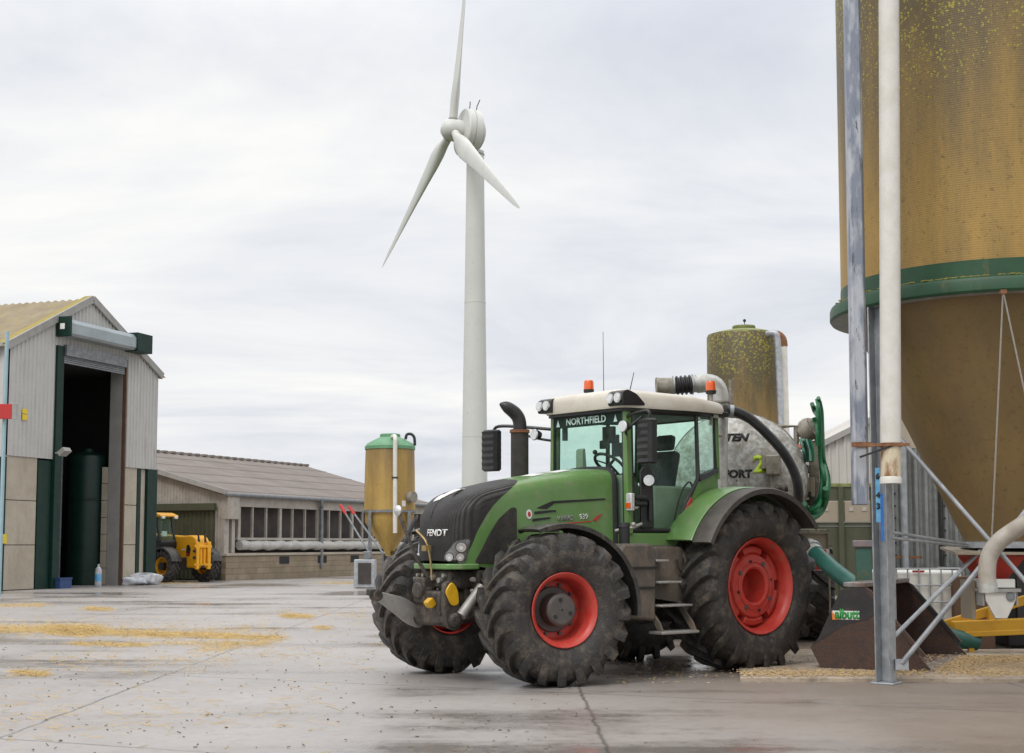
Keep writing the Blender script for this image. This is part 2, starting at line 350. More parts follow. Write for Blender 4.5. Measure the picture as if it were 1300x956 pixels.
def grp_mat(name, base, base2, weather, lichen, zlo, zhi, amount, vs=14, fine=True):
    """wound glass-fibre silo: fine hoop lines, vertical weathering, yellow lichen spots growing thicker with height"""
    m = mat(name, base, base2, 1.6, .55, stretch=(1,1,.5)); N, L = nt(m); b = N['Principled BSDF']
    tc = N.new('ShaderNodeTexCoord'); sx = N.new('ShaderNodeSeparateXYZ'); L.new(tc.outputs['Object'], sx.inputs[0])
    zr = N.new('ShaderNodeMapRange'); zr.inputs['From Min'].default_value = zlo; zr.inputs['From Max'].default_value = zhi; L.new(sx.outputs[2], zr.inputs[0])
    mp = N.new('ShaderNodeMapping'); mp.inputs['Scale'].default_value = (2.2, 2.2, .35); L.new(tc.outputs['Object'], mp.inputs[0])
    n = N.new('ShaderNodeTexNoise'); n.inputs['Scale'].default_value = 1; n.inputs['Detail'].default_value = 8; n.inputs['Roughness'].default_value = .7; L.new(mp.outputs[0], n.inputs[0])
    ad = N.new('ShaderNodeMath'); ad.operation = 'MULTIPLY_ADD'; ad.inputs[1].default_value = .55; L.new(zr.outputs[0], ad.inputs[0]); L.new(n.outputs[0], ad.inputs[2])
    fr = N.new('ShaderNodeMapRange'); fr.inputs['From Min'].default_value = .44; fr.inputs['From Max'].default_value = .86; fr.inputs['To Max'].default_value = .94; L.new(ad.outputs[0], fr.inputs[0])
    mx = N.new('ShaderNodeMix'); mx.data_type = 'RGBA'; mx.inputs['B'].default_value = (*weather, 1); L.new(fr.outputs[0], mx.inputs['Factor'])
    L.new(b.inputs['Base Color'].links[0].from_socket, mx.inputs['A'])
    # small dark specks
    n3 = N.new('ShaderNodeTexNoise'); n3.inputs['Scale'].default_value = 18; n3.inputs['Detail'].default_value = 6; n3.inputs['Roughness'].default_value = .8; L.new(tc.outputs['Object'], n3.inputs[0])
    sr = N.new('ShaderNodeMapRange'); sr.inputs['From Min'].default_value = .56; sr.inputs['From Max'].default_value = .66; sr.inputs['To Max'].default_value = .62; L.new(n3.outputs[0], sr.inputs[0])
    ms = N.new('ShaderNodeMix'); ms.data_type = 'RGBA'; ms.inputs['B'].default_value = tuple(q * .45 for q in weather) + (1,); L.new(sr.outputs[0], ms.inputs['Factor']); L.new(mx.outputs['Result'], ms.inputs['A'])
    # lichen spots
    vo = N.new('ShaderNodeTexVoronoi'); vo.inputs['Scale'].default_value = vs; wn_ = N.new('ShaderNodeTexNoise'); wn_.inputs['Scale'].default_value = vs * 1.6; wn_.inputs['Detail'].default_value = 5; L.new(tc.outputs['Object'], wn_.inputs[0]); wa = N.new('ShaderNodeVectorMath'); wa.operation = 'MULTIPLY_ADD'; wa.inputs[1].default_value = (1.6/vs,)*3; L.new(wn_.outputs['Color'], wa.inputs[0]); L.new(tc.outputs['Object'], wa.inputs[2]); L.new(wa.outputs[0], vo.inputs[0])
    n2 = N.new('ShaderNodeTexNoise'); n2.inputs['Scale'].default_value = 1.1; n2.inputs['Detail'].default_value = 3; L.new(tc.outputs['Object'], n2.inputs[0])
    a2 = N.new('ShaderNodeMath'); a2.operation = 'MULTIPLY'; L.new(zr.outputs[0], a2.inputs[0]); L.new(n2.outputs[0], a2.inputs[1])
    a3 = N.new('ShaderNodeMath'); a3.operation = 'MULTIPLY'; a3.inputs[1].default_value = amount; L.new(a2.outputs[0], a3.inputs[0])
    sc = N.new('ShaderNodeSeparateColor'); L.new(vo.outputs['Color'], sc.inputs[0])
    a4 = N.new('ShaderNodeMath'); a4.operation = 'MULTIPLY'; L.new(a3.outputs[0], a4.inputs[0]); L.new(sc.outputs[0], a4.inputs[1])
    lt = N.new('ShaderNodeMath'); lt.operation = 'SUBTRACT'; L.new(a4.outputs[0], lt.inputs[0]); L.new(vo.outputs['Distance'], lt.inputs[1])
    lr = N.new('ShaderNodeMapRange'); lr.inputs['From Min'].default_value = 0; lr.inputs['From Max'].default_value = .12; lr.inputs['To Max'].default_value = .9; L.new(lt.outputs[0], lr.inputs[0])
    m2 = N.new('ShaderNodeMix'); m2.data_type = 'RGBA'; m2.inputs['B'].default_value = (*lichen, 1); L.new(lr.outputs[0], m2.inputs['Factor']); L.new(ms.outputs['Result'], m2.inputs['A'])
    L.new(m2.outputs['Result'], b.inputs['Base Color'])
    if fine: add_wave_bump(m, 2, .024, .0012, .35)
    return m
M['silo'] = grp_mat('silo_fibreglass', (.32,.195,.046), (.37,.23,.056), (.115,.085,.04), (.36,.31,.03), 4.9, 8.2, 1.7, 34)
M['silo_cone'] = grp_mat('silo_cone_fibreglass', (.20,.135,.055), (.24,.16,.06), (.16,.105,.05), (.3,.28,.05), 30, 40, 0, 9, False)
M['silo_mid'] = grp_mat('small_silo_fibreglass', (.40,.26,.065), (.46,.30,.075), (.20,.13,.06), (.3,.28,.05), 3.4, 7.0, .2, 9)
M['silo_far'] = grp_mat('tank_fibreglass', (.30,.18,.05), (.34,.205,.055), (.07,.058,.026), (.25,.215,.02), 4.2, 6.8, 1.55, 20)
M['silo_green'] = mat('silo_green_paint', (.009,.05,.02), (.014,.07,.028), 3, .5, dirt=(.10,.10,.03), dscale=5, dramp=(.55,.8), dstretch=(1,1,.3))
M['cap_green'] = mat('cap_green', (.10,.26,.13), (.14,.31,.17), 3, .5, dirt=(.25,.3,.2), dscale=2.5, dramp=(.55,.8))
M['moss_cap'] = mat('mossy_cap', (.15,.17,.045), (.25,.27,.12), 4, .8)

def ground_mat():
    m = bpy.data.materials.new('wet_concrete'); m.use_nodes = True; N, L = nt(m); b = N['Principled BSDF']
    tc = N.new('ShaderNodeTexCoord'); sx = N.new('ShaderNodeSeparateXYZ'); L.new(tc.outputs['Object'], sx.inputs[0])
    def math_(op, a, bb=None, c=None):
        n = N.new('ShaderNodeMath'); n.operation = op
        for i, q in enumerate((a, bb, c)):
            if q is None: continue
            if isinstance(q, (int, float)): n.inputs[i].default_value = q
            else: L.new(q, n.inputs[i])
        return n.outputs[0]
    def noise(sc, det=6, rg=.6, st=(1,1,1)):
        mp = N.new('ShaderNodeMapping'); mp.inputs['Scale'].default_value = [q * sc for q in st]; L.new(tc.outputs['Object'], mp.inputs[0])
        n = N.new('ShaderNodeTexNoise'); n.inputs['Scale'].default_value = 1; n.inputs['Detail'].default_value = det; n.inputs['Roughness'].default_value = rg; L.new(mp.outputs[0], n.inputs[0]); return n.outputs[0]
    def rng(s, a, bb, c=0, d=1):
        r = N.new('ShaderNodeMapRange'); r.inputs['From Min'].default_value = a; r.inputs['From Max'].default_value = bb; r.inputs['To Min'].default_value = c; r.inputs['To Max'].default_value = d; L.new(s, r.inputs[0]); return r.outputs[0]
    def mix(f, A, B):
        x = N.new('ShaderNodeMix'); x.data_type = 'RGBA'
        for k, q in (('A', A), ('B', B)):
            if isinstance(q, tuple): x.inputs[k].default_value = (*q, 1)
            else: L.new(q, x.inputs[k])
        L.new(f, x.inputs['Factor']); return x.outputs['Result']
    X, Y = sx.outputs[0], sx.outputs[1]
    big = noise(.16, 6, .6); mid = noise(.7, 10, .68); fine = noise(7, 10, .8); grit = noise(45, 4, .7); lane = noise(.5, 8, .65, (.22, 1.5, 1))
    c = mix(rng(mid, .35, .68), (.30,.275,.255), (.42,.392,.37))
    c = mix(rng(lane, .50, .72, 0, .6), c, (.23,.20,.18))
    c = mix(rng(fine, .50, .72, 0, .65), c, (.185,.155,.13))
    c = mix(rng(grit, .60, .70, 0, .7), c, (.12,.10,.085))
    c = mix(rng(grit, .38, .30, 0, .4), c, (.50,.47,.44))
    # brown farm mud towards the silo side
    mudn = math_('ADD', rng(X, -1.0, 3.5, 0, .5), math_('MULTIPLY', mid, .6))
    c = mix(rng(mudn, .42, .80, 0, .8), c, (.17,.12,.08))
    # slabs: joints one way every 4.6 m, the other way skewed
    wob = math_('MULTIPLY', noise(1.4, 5, .7), .12)
    u = math_('PINGPONG', math_('ADD', math_('ADD', X, 3.85), wob), 2.3)
    w = math_('PINGPONG', math_('ADD', math_('ADD', math_('ADD', Y, math_('MULTIPLY', X, .42)), -14.6), wob), 2.6)
    j = math_('ADD', math_('MINIMUM', u, w), math_('MULTIPLY', math_('SUBTRACT', fine, .5), .05))
    jf = math_('MULTIPLY', rng(j, .006, .026, 1, 0), rng(mid, .3, .55, .25, 1))
    c = mix(math_('MULTIPLY', jf, .8), c, (.04,.035,.03))
    # water film
    wet = rng(math_('ADD', math_('ADD', math_('MULTIPLY', big, .55), math_('MULTIPLY', lane, .3)), math_('MULTIPLY', fine, .12)), .475, .545)
    damp = rng(math_('ADD', math_('MULTIPLY', big, .6), math_('MULTIPLY', mid, .4)), .42, .58)
    c2 = mix(math_('MULTIPLY', damp, .30), c, (.14,.125,.112))
    c2 = mix(math_('MULTIPLY', wet, .35), c2, (.13,.115,.102))
    L.new(c2, b.inputs['Base Color'])
    L.new(math_('ADD', rng(wet, 0, 1, .42, .07), math_('MULTIPLY', fine, .12)), b.inputs['Roughness'])
    b.inputs['Specular IOR Level'].default_value = .6
    bp = N.new('ShaderNodeBump'); bp.inputs['Strength'].default_value = .35; bp.inputs['Distance'].default_value = .02
    hh = math_('ADD', fine, math_('MULTIPLY', grit, .5))
    h = math_('SUBTRACT', math_('MULTIPLY', hh, rng(wet, 0, 1, .5, .05)), math_('MULTIPLY', jf, .5)); L.new(h, bp.inputs['Height']); L.new(bp.outputs[0], b.inputs['Normal'])
    return m
M['ground'] = ground_mat()
M['pad'] = mat('concrete_pad', (.42,.345,.265), (.32,.26,.195), 2, .7, .4, dirt=(.16,.125,.09), dscale=2.5, dramp=(.48,.75), bump=.3, bscale=30)
M['field'] = mat('field_grass', (.06,.08,.03), (.09,.09,.045), .05, .9)
M['straw'] = mat('straw', (.55,.385,.15), (.42,.29,.11), 3, .7)
M['crumb'] = mat('mud_crumb', (.10,.075,.05), (.2,.15,.1), 5, .8)
M['grain'] = mat('grain', (.52,.38,.20), (.40,.27,.13), 9, .8)
# ------------------------------------------------------------------ world and light
w = bpy.data.worlds.new('World'); scene.world = w; w.use_nodes = True
N, L = w.node_tree.nodes, w.node_tree.links
bg = N['Background']; out = N['World Output']
SUN_EL, SUN_AZ = R(50), R(215)       # azimuth clockwise from +Y
sky = N.new('ShaderNodeTexSky'); sky.sky_type = 'NISHITA'; sky.sun_disc = False; sky.sun_elevation = SUN_EL; sky.sun_rotation = SUN_AZ
sky.air_density = 1.5; sky.dust_density = 3
L.new(sky.outputs[0], bg.inputs[0]); bg.inputs[1].default_value = .08
tc = N.new('ShaderNodeTexCoord'); sx = N.new('ShaderNodeSeparateXYZ'); L.new(tc.outputs['Generated'], sx.inputs[0])
def wm(op, a, b=None, c=None):
    n = N.new('ShaderNodeMath'); n.operation = op
    for i, q in enumerate((a, b, c)):
        if q is None: continue
        if isinstance(q, (int, float)): n.inputs[i].default_value = q
        else: L.new(q, n.inputs[i])
    return n.outputs[0]
den = wm('ADD', wm('MAXIMUM', sx.outputs[2], 0.0), .14)
cx = N.new('ShaderNodeCombineXYZ'); L.new(wm('DIVIDE', sx.outputs[0], den), cx.inputs[0]); L.new(wm('DIVIDE', sx.outputs[1], den), cx.inputs[1])
mp = N.new('ShaderNodeMapping'); mp.inputs['Scale'].default_value = (.55, .85, 1); mp.inputs['Rotation'].default_value = (0, 0, R(-14)); mp.inputs['Location'].default_value = (3.1, 1.7, 0); L.new(cx.outputs[0], mp.inputs[0])
n1 = N.new('ShaderNodeTexNoise'); n1.inputs['Scale'].default_value = 1.1; n1.inputs['Detail'].default_value = 10; n1.inputs['Roughness'].default_value = .58; n1.inputs['Distortion'].default_value = .5; L.new(mp.outputs[0], n1.inputs[0])
rp = N.new('ShaderNodeValToRGB'); L.new(n1.outputs[0], rp.inputs[0])
rp.color_ramp.elements[0].position = .34; rp.color_ramp.elements[0].color = (.70, .735, .815, 1)
rp.color_ramp.elements[1].position = .64; rp.color_ramp.elements[1].color = (1.04, 1.03, 1.01, 1)
e = rp.color_ramp.elements.new(.5); e.color = (.885, .90, .935, 1)
up = N.new('ShaderNodeMapRange'); up.inputs['From Min'].default_value = .33; up.inputs['From Max'].default_value = .9; up.inputs['To Min'].default_value = 1.0; up.inputs['To Max'].default_value = 2.0; L.new(sx.outputs[2], up.inputs[0])
vm = N.new('ShaderNodeVectorMath'); vm.operation = 'SCALE'; L.new(rp.outputs[0], vm.inputs[0]); L.new(up.outputs[0], vm.inputs['Scale'])
bg2 = N.new('ShaderNodeBackground'); L.new(vm.outputs[0], bg2.inputs[0]); bg2.inputs[1].default_value = 1.0
mx = N.new('ShaderNodeMixShader'); mx.inputs[0].default_value = .93; L.new(bg.outputs[0], mx.inputs[1]); L.new(bg2.outputs[0], mx.inputs[2]); L.new(mx.outputs[0], out.inputs[0])
sd = bpy.data.lights.new('sun', 'SUN'); sd.energy = 1.4; sd.angle = R(25); sd.color = (1, .96, .9)
so = bpy.data.objects.new('sun', sd); col.objects.link(so)
sdir = V((math.sin(SUN_AZ) * math.cos(SUN_EL), math.cos(SUN_AZ) * math.cos(SUN_EL), math.sin(SUN_EL)))
so.rotation_euler = sdir.to_track_quat('Z', 'Y').to_euler(); so.location = sdir * 60
vs_ = scene.view_settings; vs_.view_transform = 'Standard'; vs_.look = 'None'; vs_.exposure = 0; vs_.gamma = 1; vs_.use_curve_mapping = False

# ------------------------------------------------------------------ ground
g = MB().add([(-2500,-300,-.05),(2500,-300,-.05),(2500,4000,-.05),(-2500,4000,-.05)], [(0,1,2,3)]).build('field_ground', M['field'], flat=True); tag(g, kind='structure')
g = MB().add([(-60,-10,0),(60,-10,0),(60,110,0),(-60,110,0)], [(0,1,2,3)]).build('yard_ground', M['ground'], flat=True); tag(g, kind='structure')
pad = MB().prism([(2.45,15.42),(9,15.15),(9,19.5),(3.1,19.5)], 'xy', -.02, .05).build('concrete_apron', M['pad'], bevel=.012); tag(pad, kind='structure')

def scatter(name, mt, spots, ln, wd, ht=0):
    vs = []; fs = []
    for (x, y, z) in spots:
        a = random.gauss(0, .9) + .15; l = ln * random.uniform(.4, 1.5); wq = wd * random.uniform(.6, 1.5); el = random.gauss(0, .18)
        d = V((math.cos(a) * math.cos(el), math.sin(a) * math.cos(el), math.sin(el))) * l / 2; n = V((-math.sin(a), math.cos(a), random.uniform(-.5, .5))) * wq
        u = V((0, 0, wq)); c = V((x, y, z + abs(d.z) + .004)); k = len(vs)
        for p in (c - d, c + d): vs += [p - n, p + n, p + u]
        fs += [(k,k+1,k+2),(k+3,k+5,k+4),(k,k+3,k+4,k+1),(k+1,k+4,k+5,k+2),(k+2,k+5,k+3,k)]
    b = MB(); b.add(vs, fs); o = b.build(name, mt, flat=True); return tag(o, kind='stuff')
sp_ = []
def streak(px0, py0, px1, py1, n, wpx, pile=0):
    for _ in range(n):
        t = random.random(); q = random.gauss(0, 1)
        px = px0 + (px1 - px0) * t + random.gauss(0, 6); py = py0 + (py1 - py0) * t + q * wpx
        if py < 735: continue
        r = ray(px, py); k = -CH / r.z; x, y = r.x * k, r.y * k
        sp_.append((x, y, abs(random.gauss(0, pile)) * math.exp(-q*q/2) if pile else 0))
streak(-30, 800, 130, 799, 1500, 2.6, .015); streak(60, 801, 118, 804, 2600, 2.4, .05); streak(110, 803, 200, 806, 900, 2.2, .012); streak(190, 806, 300, 809, 1100, 1.8, .015); streak(290, 809, 360, 811, 420, 1.4, .01); streak(-20, 797, 360, 806, 1500, 6)
streak(90, 818, 190, 820, 420, 1.4, .006); streak(200, 818, 340, 816, 260, 1.6); streak(250, 825, 345, 815, 350, 3); streak(110, 774, 138, 775, 420, .9, .03); streak(360, 783, 392, 784, 500, 1.0, .03)
streak(-20, 770, 60, 769, 500, 1.2, .02); streak(405, 798, 415, 799, 120, .8, .02); streak(140, 742, 250, 741, 500, .8, .03); streak(405, 741, 460, 741, 420, .7, .04)
streak(20, 855, 60, 858, 220, 1.6, .01); streak(40, 835, 300, 842, 260, 9); streak(280, 825, 480, 835, 160, 9); streak(20, 787, 470, 790, 260, 11)
streak(330, 778, 470, 781, 160, 3); streak(0, 760, 400, 770, 160, 9); streak(-10, 905, 420, 900, 240, 20)
scatter('straw', M['straw'], sp_, .13, .0022)
cl = []
for _ in range(520):
    px = random.uniform(-20, 760); py = 745 + 215 * random.random() ** 1.3; r = ray(px, py); k = -CH / r.z
    cl.append((r.x * k + random.gauss(0,.2), r.y * k, 0))
scatter('mud_crumbs', M['crumb'], cl, .022, .006)
gr = []
for _ in range(12000):
    px = random.uniform(1140, 1330) if random.random() < .8 else random.uniform(930, 1330); py = 834 + abs(random.gauss(0, 11))
    if px < 1140: py = 856 + random.gauss(0, 2.2)
    r = ray(px, py); k = -(CH - .05) / r.z; x, y = r.x * k, r.y * k
    if y < 15.3 or x < 2.5: continue
    gr.append((x, y, .05 + abs(random.gauss(0, .012))))
for _ in range(260):
    px = random.uniform(780, 1040); py = random.uniform(838, 868); r = ray(px, py); k = -CH / r.z
    gr.append((r.x * k, r.y * k, .0 if r.y * k < 15.3 or r.x * k < 2.6 else .05))
scatter('spilled_grain', M['grain'], gr, .024, .0045)
mb = MB(); nx, ny = 40, 24; vs = []
for j in range(ny + 1):
    for i in range(nx + 1):
        x = 4.9 + i / nx * 3.2; y = 15.5 + j / ny * 1.9
        e_ = max(0, 1 - ((x - 6.4) / 1.55) ** 2) * max(0, 1 - ((y - 16.4) / .85) ** 2)
        vs.append((x, y, .045 + .05 * e_ + .015 * e_ * math.sin(x * 13 + y * 7) + random.uniform(0, .012) * e_))
mb.add(vs, [(j*(nx+1)+i, j*(nx+1)+i+1, (j+1)*(nx+1)+i+1, (j+1)*(nx+1)+i) for j in range(ny) for i in range(nx)])
M['mound'] = mat('grain_mound', (.46,.33,.18), (.28,.19,.10), 14, .85, bump=1, bscale=70)
tag(mb.build('grain_mound', M['mound']), kind='stuff')

# ------------------------------------------------------------------ corrugated sheets
def corrugated(mb, p0, d, width, zlo, zhi, n, pitch=.2, depth=.035, m=0, duty=.4, thick=.012):
    """box-profile sheet from p0 along d; zlo / zhi are numbers or functions of the distance along d; n = outward normal"""
    p0 = V(p0); d = V(d); n = V(n); us = [0]; k = 0
    prof = [(0, 0), (pitch * (1 - duty) - .03, 0), (pitch * (1 - duty), depth), (pitch - .03, depth)]
    pts = []; u = 0
    while u < width:
        for a, o in prof:
            if u + a < width: pts.append((u + a, o))
        u += pitch
    pts.append((width, 0))
    fl = (lambda u: zlo) if not callable(zlo) else zlo; fh = (lambda u: zhi) if not callable(zhi) else zhi
    vs = []; fs = []
    for s in (0, -thick):
        for u, o in pts:
            q = p0 + d * u + n * (o + s); vs.append((q.x, q.y, fl(u))); vs.append((q.x, q.y, fh(u)))
    K = len(pts)
    for b in (0, 2 * K):
        for i in range(K - 1): fs.append((b+2*i, b+2*i+2, b+2*i+3, b+2*i+1))
    for i in range(K - 1):
        fs.append((2*i+1, 2*i+3, 2*K+2*i+3, 2*K+2*i+1)); fs.append((2*i, 2*K+2*i, 2*K+2*i+2, 2*i+2))
    fs.append((0, 1, 2*K+1, 2*K)); fs.append((2*K-2, 4*K-2, 4*K-1, 2*K-1))
    mb.add(vs, fs, m)
def roof_sheet(mb, a, along, length, down, dlen, drop, pitch=.18, depth=.045, m=0, thick=.02):
    """corrugated roof slope: a = ridge start, along = ridge unit dir, down = horizontal unit dir to the eave"""
    a = V(a); along = V(along); down = V(down); e = (down * dlen - V((0,0,drop))); nrm = along.cross(e).normalized()
    if nrm.z < 0: nrm = -nrm
    N_ = int(length / pitch) * 4; vs = []; fs = []
    for s in (0, -thick):
        for i in range(N_ + 1):
            u = length * i / N_; o = depth * .5 * math.sin(2 * math.pi * u / pitch)
            for v in (0, 1): vs.append(a + along * u + e * v + nrm * (o + s))
    K = N_ + 1
    for b in (0, 2 * K):
        for i in range(N_): fs.append((b+2*i, b+2*i+2, b+2*i+3, b+2*i+1))
    for i in range(N_): fs.append((2*i+1, 2*i+3, 2*K+2*i+3, 2*K+2*i+1)); fs.append((2*i, 2*K+2*i, 2*K+2*i+2, 2*i+2))
    fs.append((0,1,2*K+1,2*K)); fs.append((2*K-2,4*K-2,4*K-1,2*K-1))
    mb.add(vs, fs, m)

# ------------------------------------------------------------------ steel barn, left
A = V((-15.95, 44.5, 0)); B = V((-13.18, 52.5, 0)); wd = (B - A); WL = wd.length; wd.normalize(); wn = V((wd.y, -wd.x, 0))
barn = empty('steel_barn', A, 0, 'tall pale grey steel barn with an open roller door at the left edge', 'barn')
def W(u, z, o=0): return wd * u + wn * o + V((0, 0, z))         # barn frame (parent sits at A)
def bu(px, py=600): return (on_plane(px, py, A, wn) - A).dot(wd)
def wbox(mb, u0, u1, z0, z1, o0, o1, m=0):
    ps = [W(u, z, o) for z in (z0, z1) for (u, o) in ((u0,o0),(u1,o0),(u1,o1),(u0,o1))]
    mb.add(ps, [(0,3,2,1),(4,5,6,7),(0,1,5,4),(1,2,6,5),(2,3,7,6),(3,0,4,7)], m)
EV, AP = 7.75, 9.85
zt_ = lambda u: EV + (AP - EV) * (1 - abs(u - WL/2) / (WL/2)) - .06
uL, uR = bu(75), bu(155)
DT = 8.05
mb = MB(); corrugated(mb, W(.12, 0), wd, bu(68) - .12, 4.25, lambda u: zt_(u + .12), wn); mb.build('front_cladding', M['cladding'], barn, flat=True)
mb = MB(); corrugated(mb, W(uR + .1, 0), wd, WL - uR - .15, 4.2, lambda u: zt_(u + uR + .1), wn); mb.build('front_cladding', M['cladding'], barn, flat=True)
mb = MB(); corrugated(mb, W(bu(68), 0), wd, uR + .1 - bu(68), DT, lambda u: zt_(u + bu(68)), wn); mb.build('gable_cladding', M['cladding'], barn, flat=True)
for (a, b) in ((bu(8), bu(48)), (bu(156), bu(175))):
    for k in range(3):
        mb = MB(); z0 = .02 + k * 1.42; wbox(mb, a, b, z0, z0 + 1.40, -.16, -.03); mb.build('concrete_panel', M['panel'], barn, bevel=.015)
for (a, b, o1) in ((-.05, bu(7.5), .03), (bu(49), bu(66), -.02), (bu(175.5), bu(180), -.02), (bu(187), WL + .05, .03)):
    mb = MB(); wbox(mb, a, b, 0, 4.2, -.3, o1); mb.build('steel_column', M['dk_green'], barn, bevel=.01)
mb = MB(); wbox(mb, bu(180.2), bu(186.8), 0, 4.2, -.28, -.08); mb.build('concrete_post', M['panel'], barn, bevel=.01)
for (u0, u1, mm) in ((bu(66.5), uL, 'dk_green'), (uR - .01, uR + .07, 'brown_box')):
    mb = MB(); wbox(mb, u0, u1, 0, DT, -.3 if mm == 'dk_green' else -.05, .09); mb.build('door_jamb', M[mm], barn, bevel=.01)
# roller shutter housing
bu8 = lambda px, py, o: (on_plane(px, py, A + wn * o, wn) - A).dot(wd)
u0, u1 = bu8(71.5, 410, .04), bu8(174, 433, .55)
mb = MB(); mb.prism([(0,8.36),(.46,8.36),(.54,8.44),(.54,8.78),(.44,8.92),(0,8.97)], 'yz', .0, u1 - u0 - .14)
Mx = Matrix.Translation(W(u0 + .13, 0)) @ Matrix(((wd.x, wn.x, 0, 0), (wd.y, wn.y, 0, 0), (0, 0, 1, 0), (0, 0, 0, 1)))
mb.v = [tuple(Mx @ V(p)) for p in mb.v]; box_o = mb.build('shutter_housing', M['shutter'], barn, bevel=.01)
for (a, b) in ((u0, u0 + .125), (u1 - .005, bu8(193, 434, .55))):
    mb = MB(); wbox(mb, a, b, 8.33, 9.0, .04, .58); mb.build('housing_end', M['dk_green'], box_o, bevel=.012)
mb = MB(); q = W(u0, 0); ps = [W(u0 - .006, z, o) for (o, z) in ((.20,8.57),(.38,8.57),(.38,8.76),(.20,8.76))]; mb.slab(ps, .012); mb.build('switch_plate', M['sticker'], box_o)
mb = MB(); wbox(mb, uL + .02, uR - .08, 7.75, DT + .06, .0, .16)
for k in range(4): wbox(mb, uL + .02, uR - .08, 7.5 + k * .065, 7.55 + k * .065, .02, .06)
mb.build('rolled_shutter', M['galv_dark'], barn)
# gable flashings, roof slopes, side and back walls
back = 24
for s in (0, 1):
    ue = -.15 if s == 0 else WL + .15
    p = W(ue, EV - .05, .09); q = W(WL/2, AP + .05, .09); mb = MB(); mb.bar(p, q, .08, .24); mb.build('verge_flashing', M['trim'], barn)
    mb = MB(); roof_sheet(mb, W(WL/2, AP + .06, .12), -wn, back, wd * (-1 if s == 0 else 1), WL/2 + .3, (AP - EV) * (1 + .3/(WL/2)), .3, .07); mb.build('roof_slope', M['fibre_roof'], barn)
mb = MB(); mb.bar(W(-.22, EV - .02, .02), W(-.22, EV - .02, -back), .1, .12); mb.build('eaves_gutter', M['trim'], barn)
mb = MB(); mb.slab([W(-.24, EV+.02, .10), W(WL/2, AP+.165, .10), W(WL/2, AP+.165, -.25), W(-.24, EV+.02, -.30)], .01); mb.build('mossy_verge', M['lichen'], barn)
mb = MB(); corrugated(mb, W(0, 0), -wn, back, 0, EV - .05, -wd); mb.build('side_cladding', M['cladding'], barn, flat=True)
mb = MB(); corrugated(mb, W(WL, 0), -wn, back, 0, EV - .05, wd); mb.build('side_cladding', M['cladding'], barn, flat=True)
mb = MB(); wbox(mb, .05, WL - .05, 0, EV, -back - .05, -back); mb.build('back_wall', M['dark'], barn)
mb = MB(); wbox(mb, uR - .012, uR + .05, 0, DT, -.56, -.055); mb.build('inner_lining', M['inner_grey'], barn)
for k in range(7):
    mb = MB(); wbox(mb, uR - .02, uR + .3, .02 + k * .6, .60 + k * .6, -.82, -.58); mb.build('stacked_panel', M['panel'], barn)
mb = MB(); wbox(mb, WL - .5, WL - .4, 0, EV - .1, -14, -.9); wbox(mb, .35, WL - .5, 0, EV, -14, -13.9); wbox(mb, .35, .4, 0, EV - .1, -14, -.4); wbox(mb, .4, WL - .5, EV - .1, EV, -13.9, -.95); mb.build('shade_lining', M['dark'], barn)  # near-black lining added so the interior reads as deep shade
# floodlight and warning plates
f = W(bu(66), 4.45, .12); mb = MB(); mb.cyl(f, f + wn * .25, .03, seg=8); fl = mb.build('floodlight_bracket', M['trim'], barn)
mb = MB(); mb.slab([f + wn * .22 + V((0,0,-.05)) - wd * .18, f + wn * .45 + V((0,0,.12)) - wd * .18, f + wn * .45 + V((0,0,.12)) + wd * .2, f + wn * .22 + V((0,0,-.05)) + wd * .2], .16); mb.build('floodlight_head', M['trim'], fl, bevel=.01)
def plate(px, y0, y1, o, col_, hw=.11):
    u = bu(px, y0); z1 = on_plane(px, y0, A + wn * o, wn).z; z0 = on_plane(px, y1, A + wn * o, wn).z
    mb = MB(); wbox(mb, u - hw, u + hw, z0, z1, o, o + .012); return mb.build('warning_plate', M[col_], barn)
plate(30, 519, 525, .05, 'warn_yellow', .13); plate(30, 526, 533, .05, 'warn_yellow', .13); plate(4.5, 678, 690, .04, 'warn_yellow', .1)
# contents and things leaning there
tankp = (lambda p: V((p.x * (p.y + 2.6) / p.y, p.y + 2.6, 0)))(on_plane(109, 690, A, wn))
tk = tag(MB().lathe([(.01,0),(.70,0),(.70,4.55),(.66,4.62),(.3,4.76),(.01,4.78)], 40).lathe([(.70,.5),(.715,.5),(.715,.6),(.70,.6)], 40).lathe([(.70,3.0),(.715,3.0),(.715,3.1),(.70,3.1)], 40).build('storage_tank', M['tank_green'], loc=tankp), 'dark green cylindrical tank standing inside the open barn doorway', 'tank')
MB().cyl((0,0,4.75),(0,0,4.88),.22,seg=20).build('lid', M['dk_green'], tk); MB().cyl((-.78,-.5,0),(-.78,-.5,4.9),.04,seg=10).build('pipe', M['galv_dark'], tk)
cr = at(77, 737, 47.2); cr.z = 0; c_ = MB()
c_.box((-.5,-.35,.0),(.5,.35,.04)).box((-.5,-.35,.04),(-.46,.35,.38)).box((.46,-.35,.04),(.5,.35,.38)).box((-.46,-.35,.04),(.46,-.31,.38)).box((-.46,.31,.04),(.46,.35,.38)).box((-.53,-.38,.38),(-.44,.38,.44)).box((.44,-.38,.38),(.53,.38,.44)).box((-.44,-.38,.38),(.44,-.3,.44)).box((-.44,.3,.38),(.44,.38,.44))
tag(c_.build('crate', M['blue_crate'], loc=cr, rot=(0,0,1.2)), 'blue plastic crate on the floor just inside the open barn door', 'crate').scale = (.6,.6,.8)
bt = at(124.5, 738, 49.6); bt.z = 0
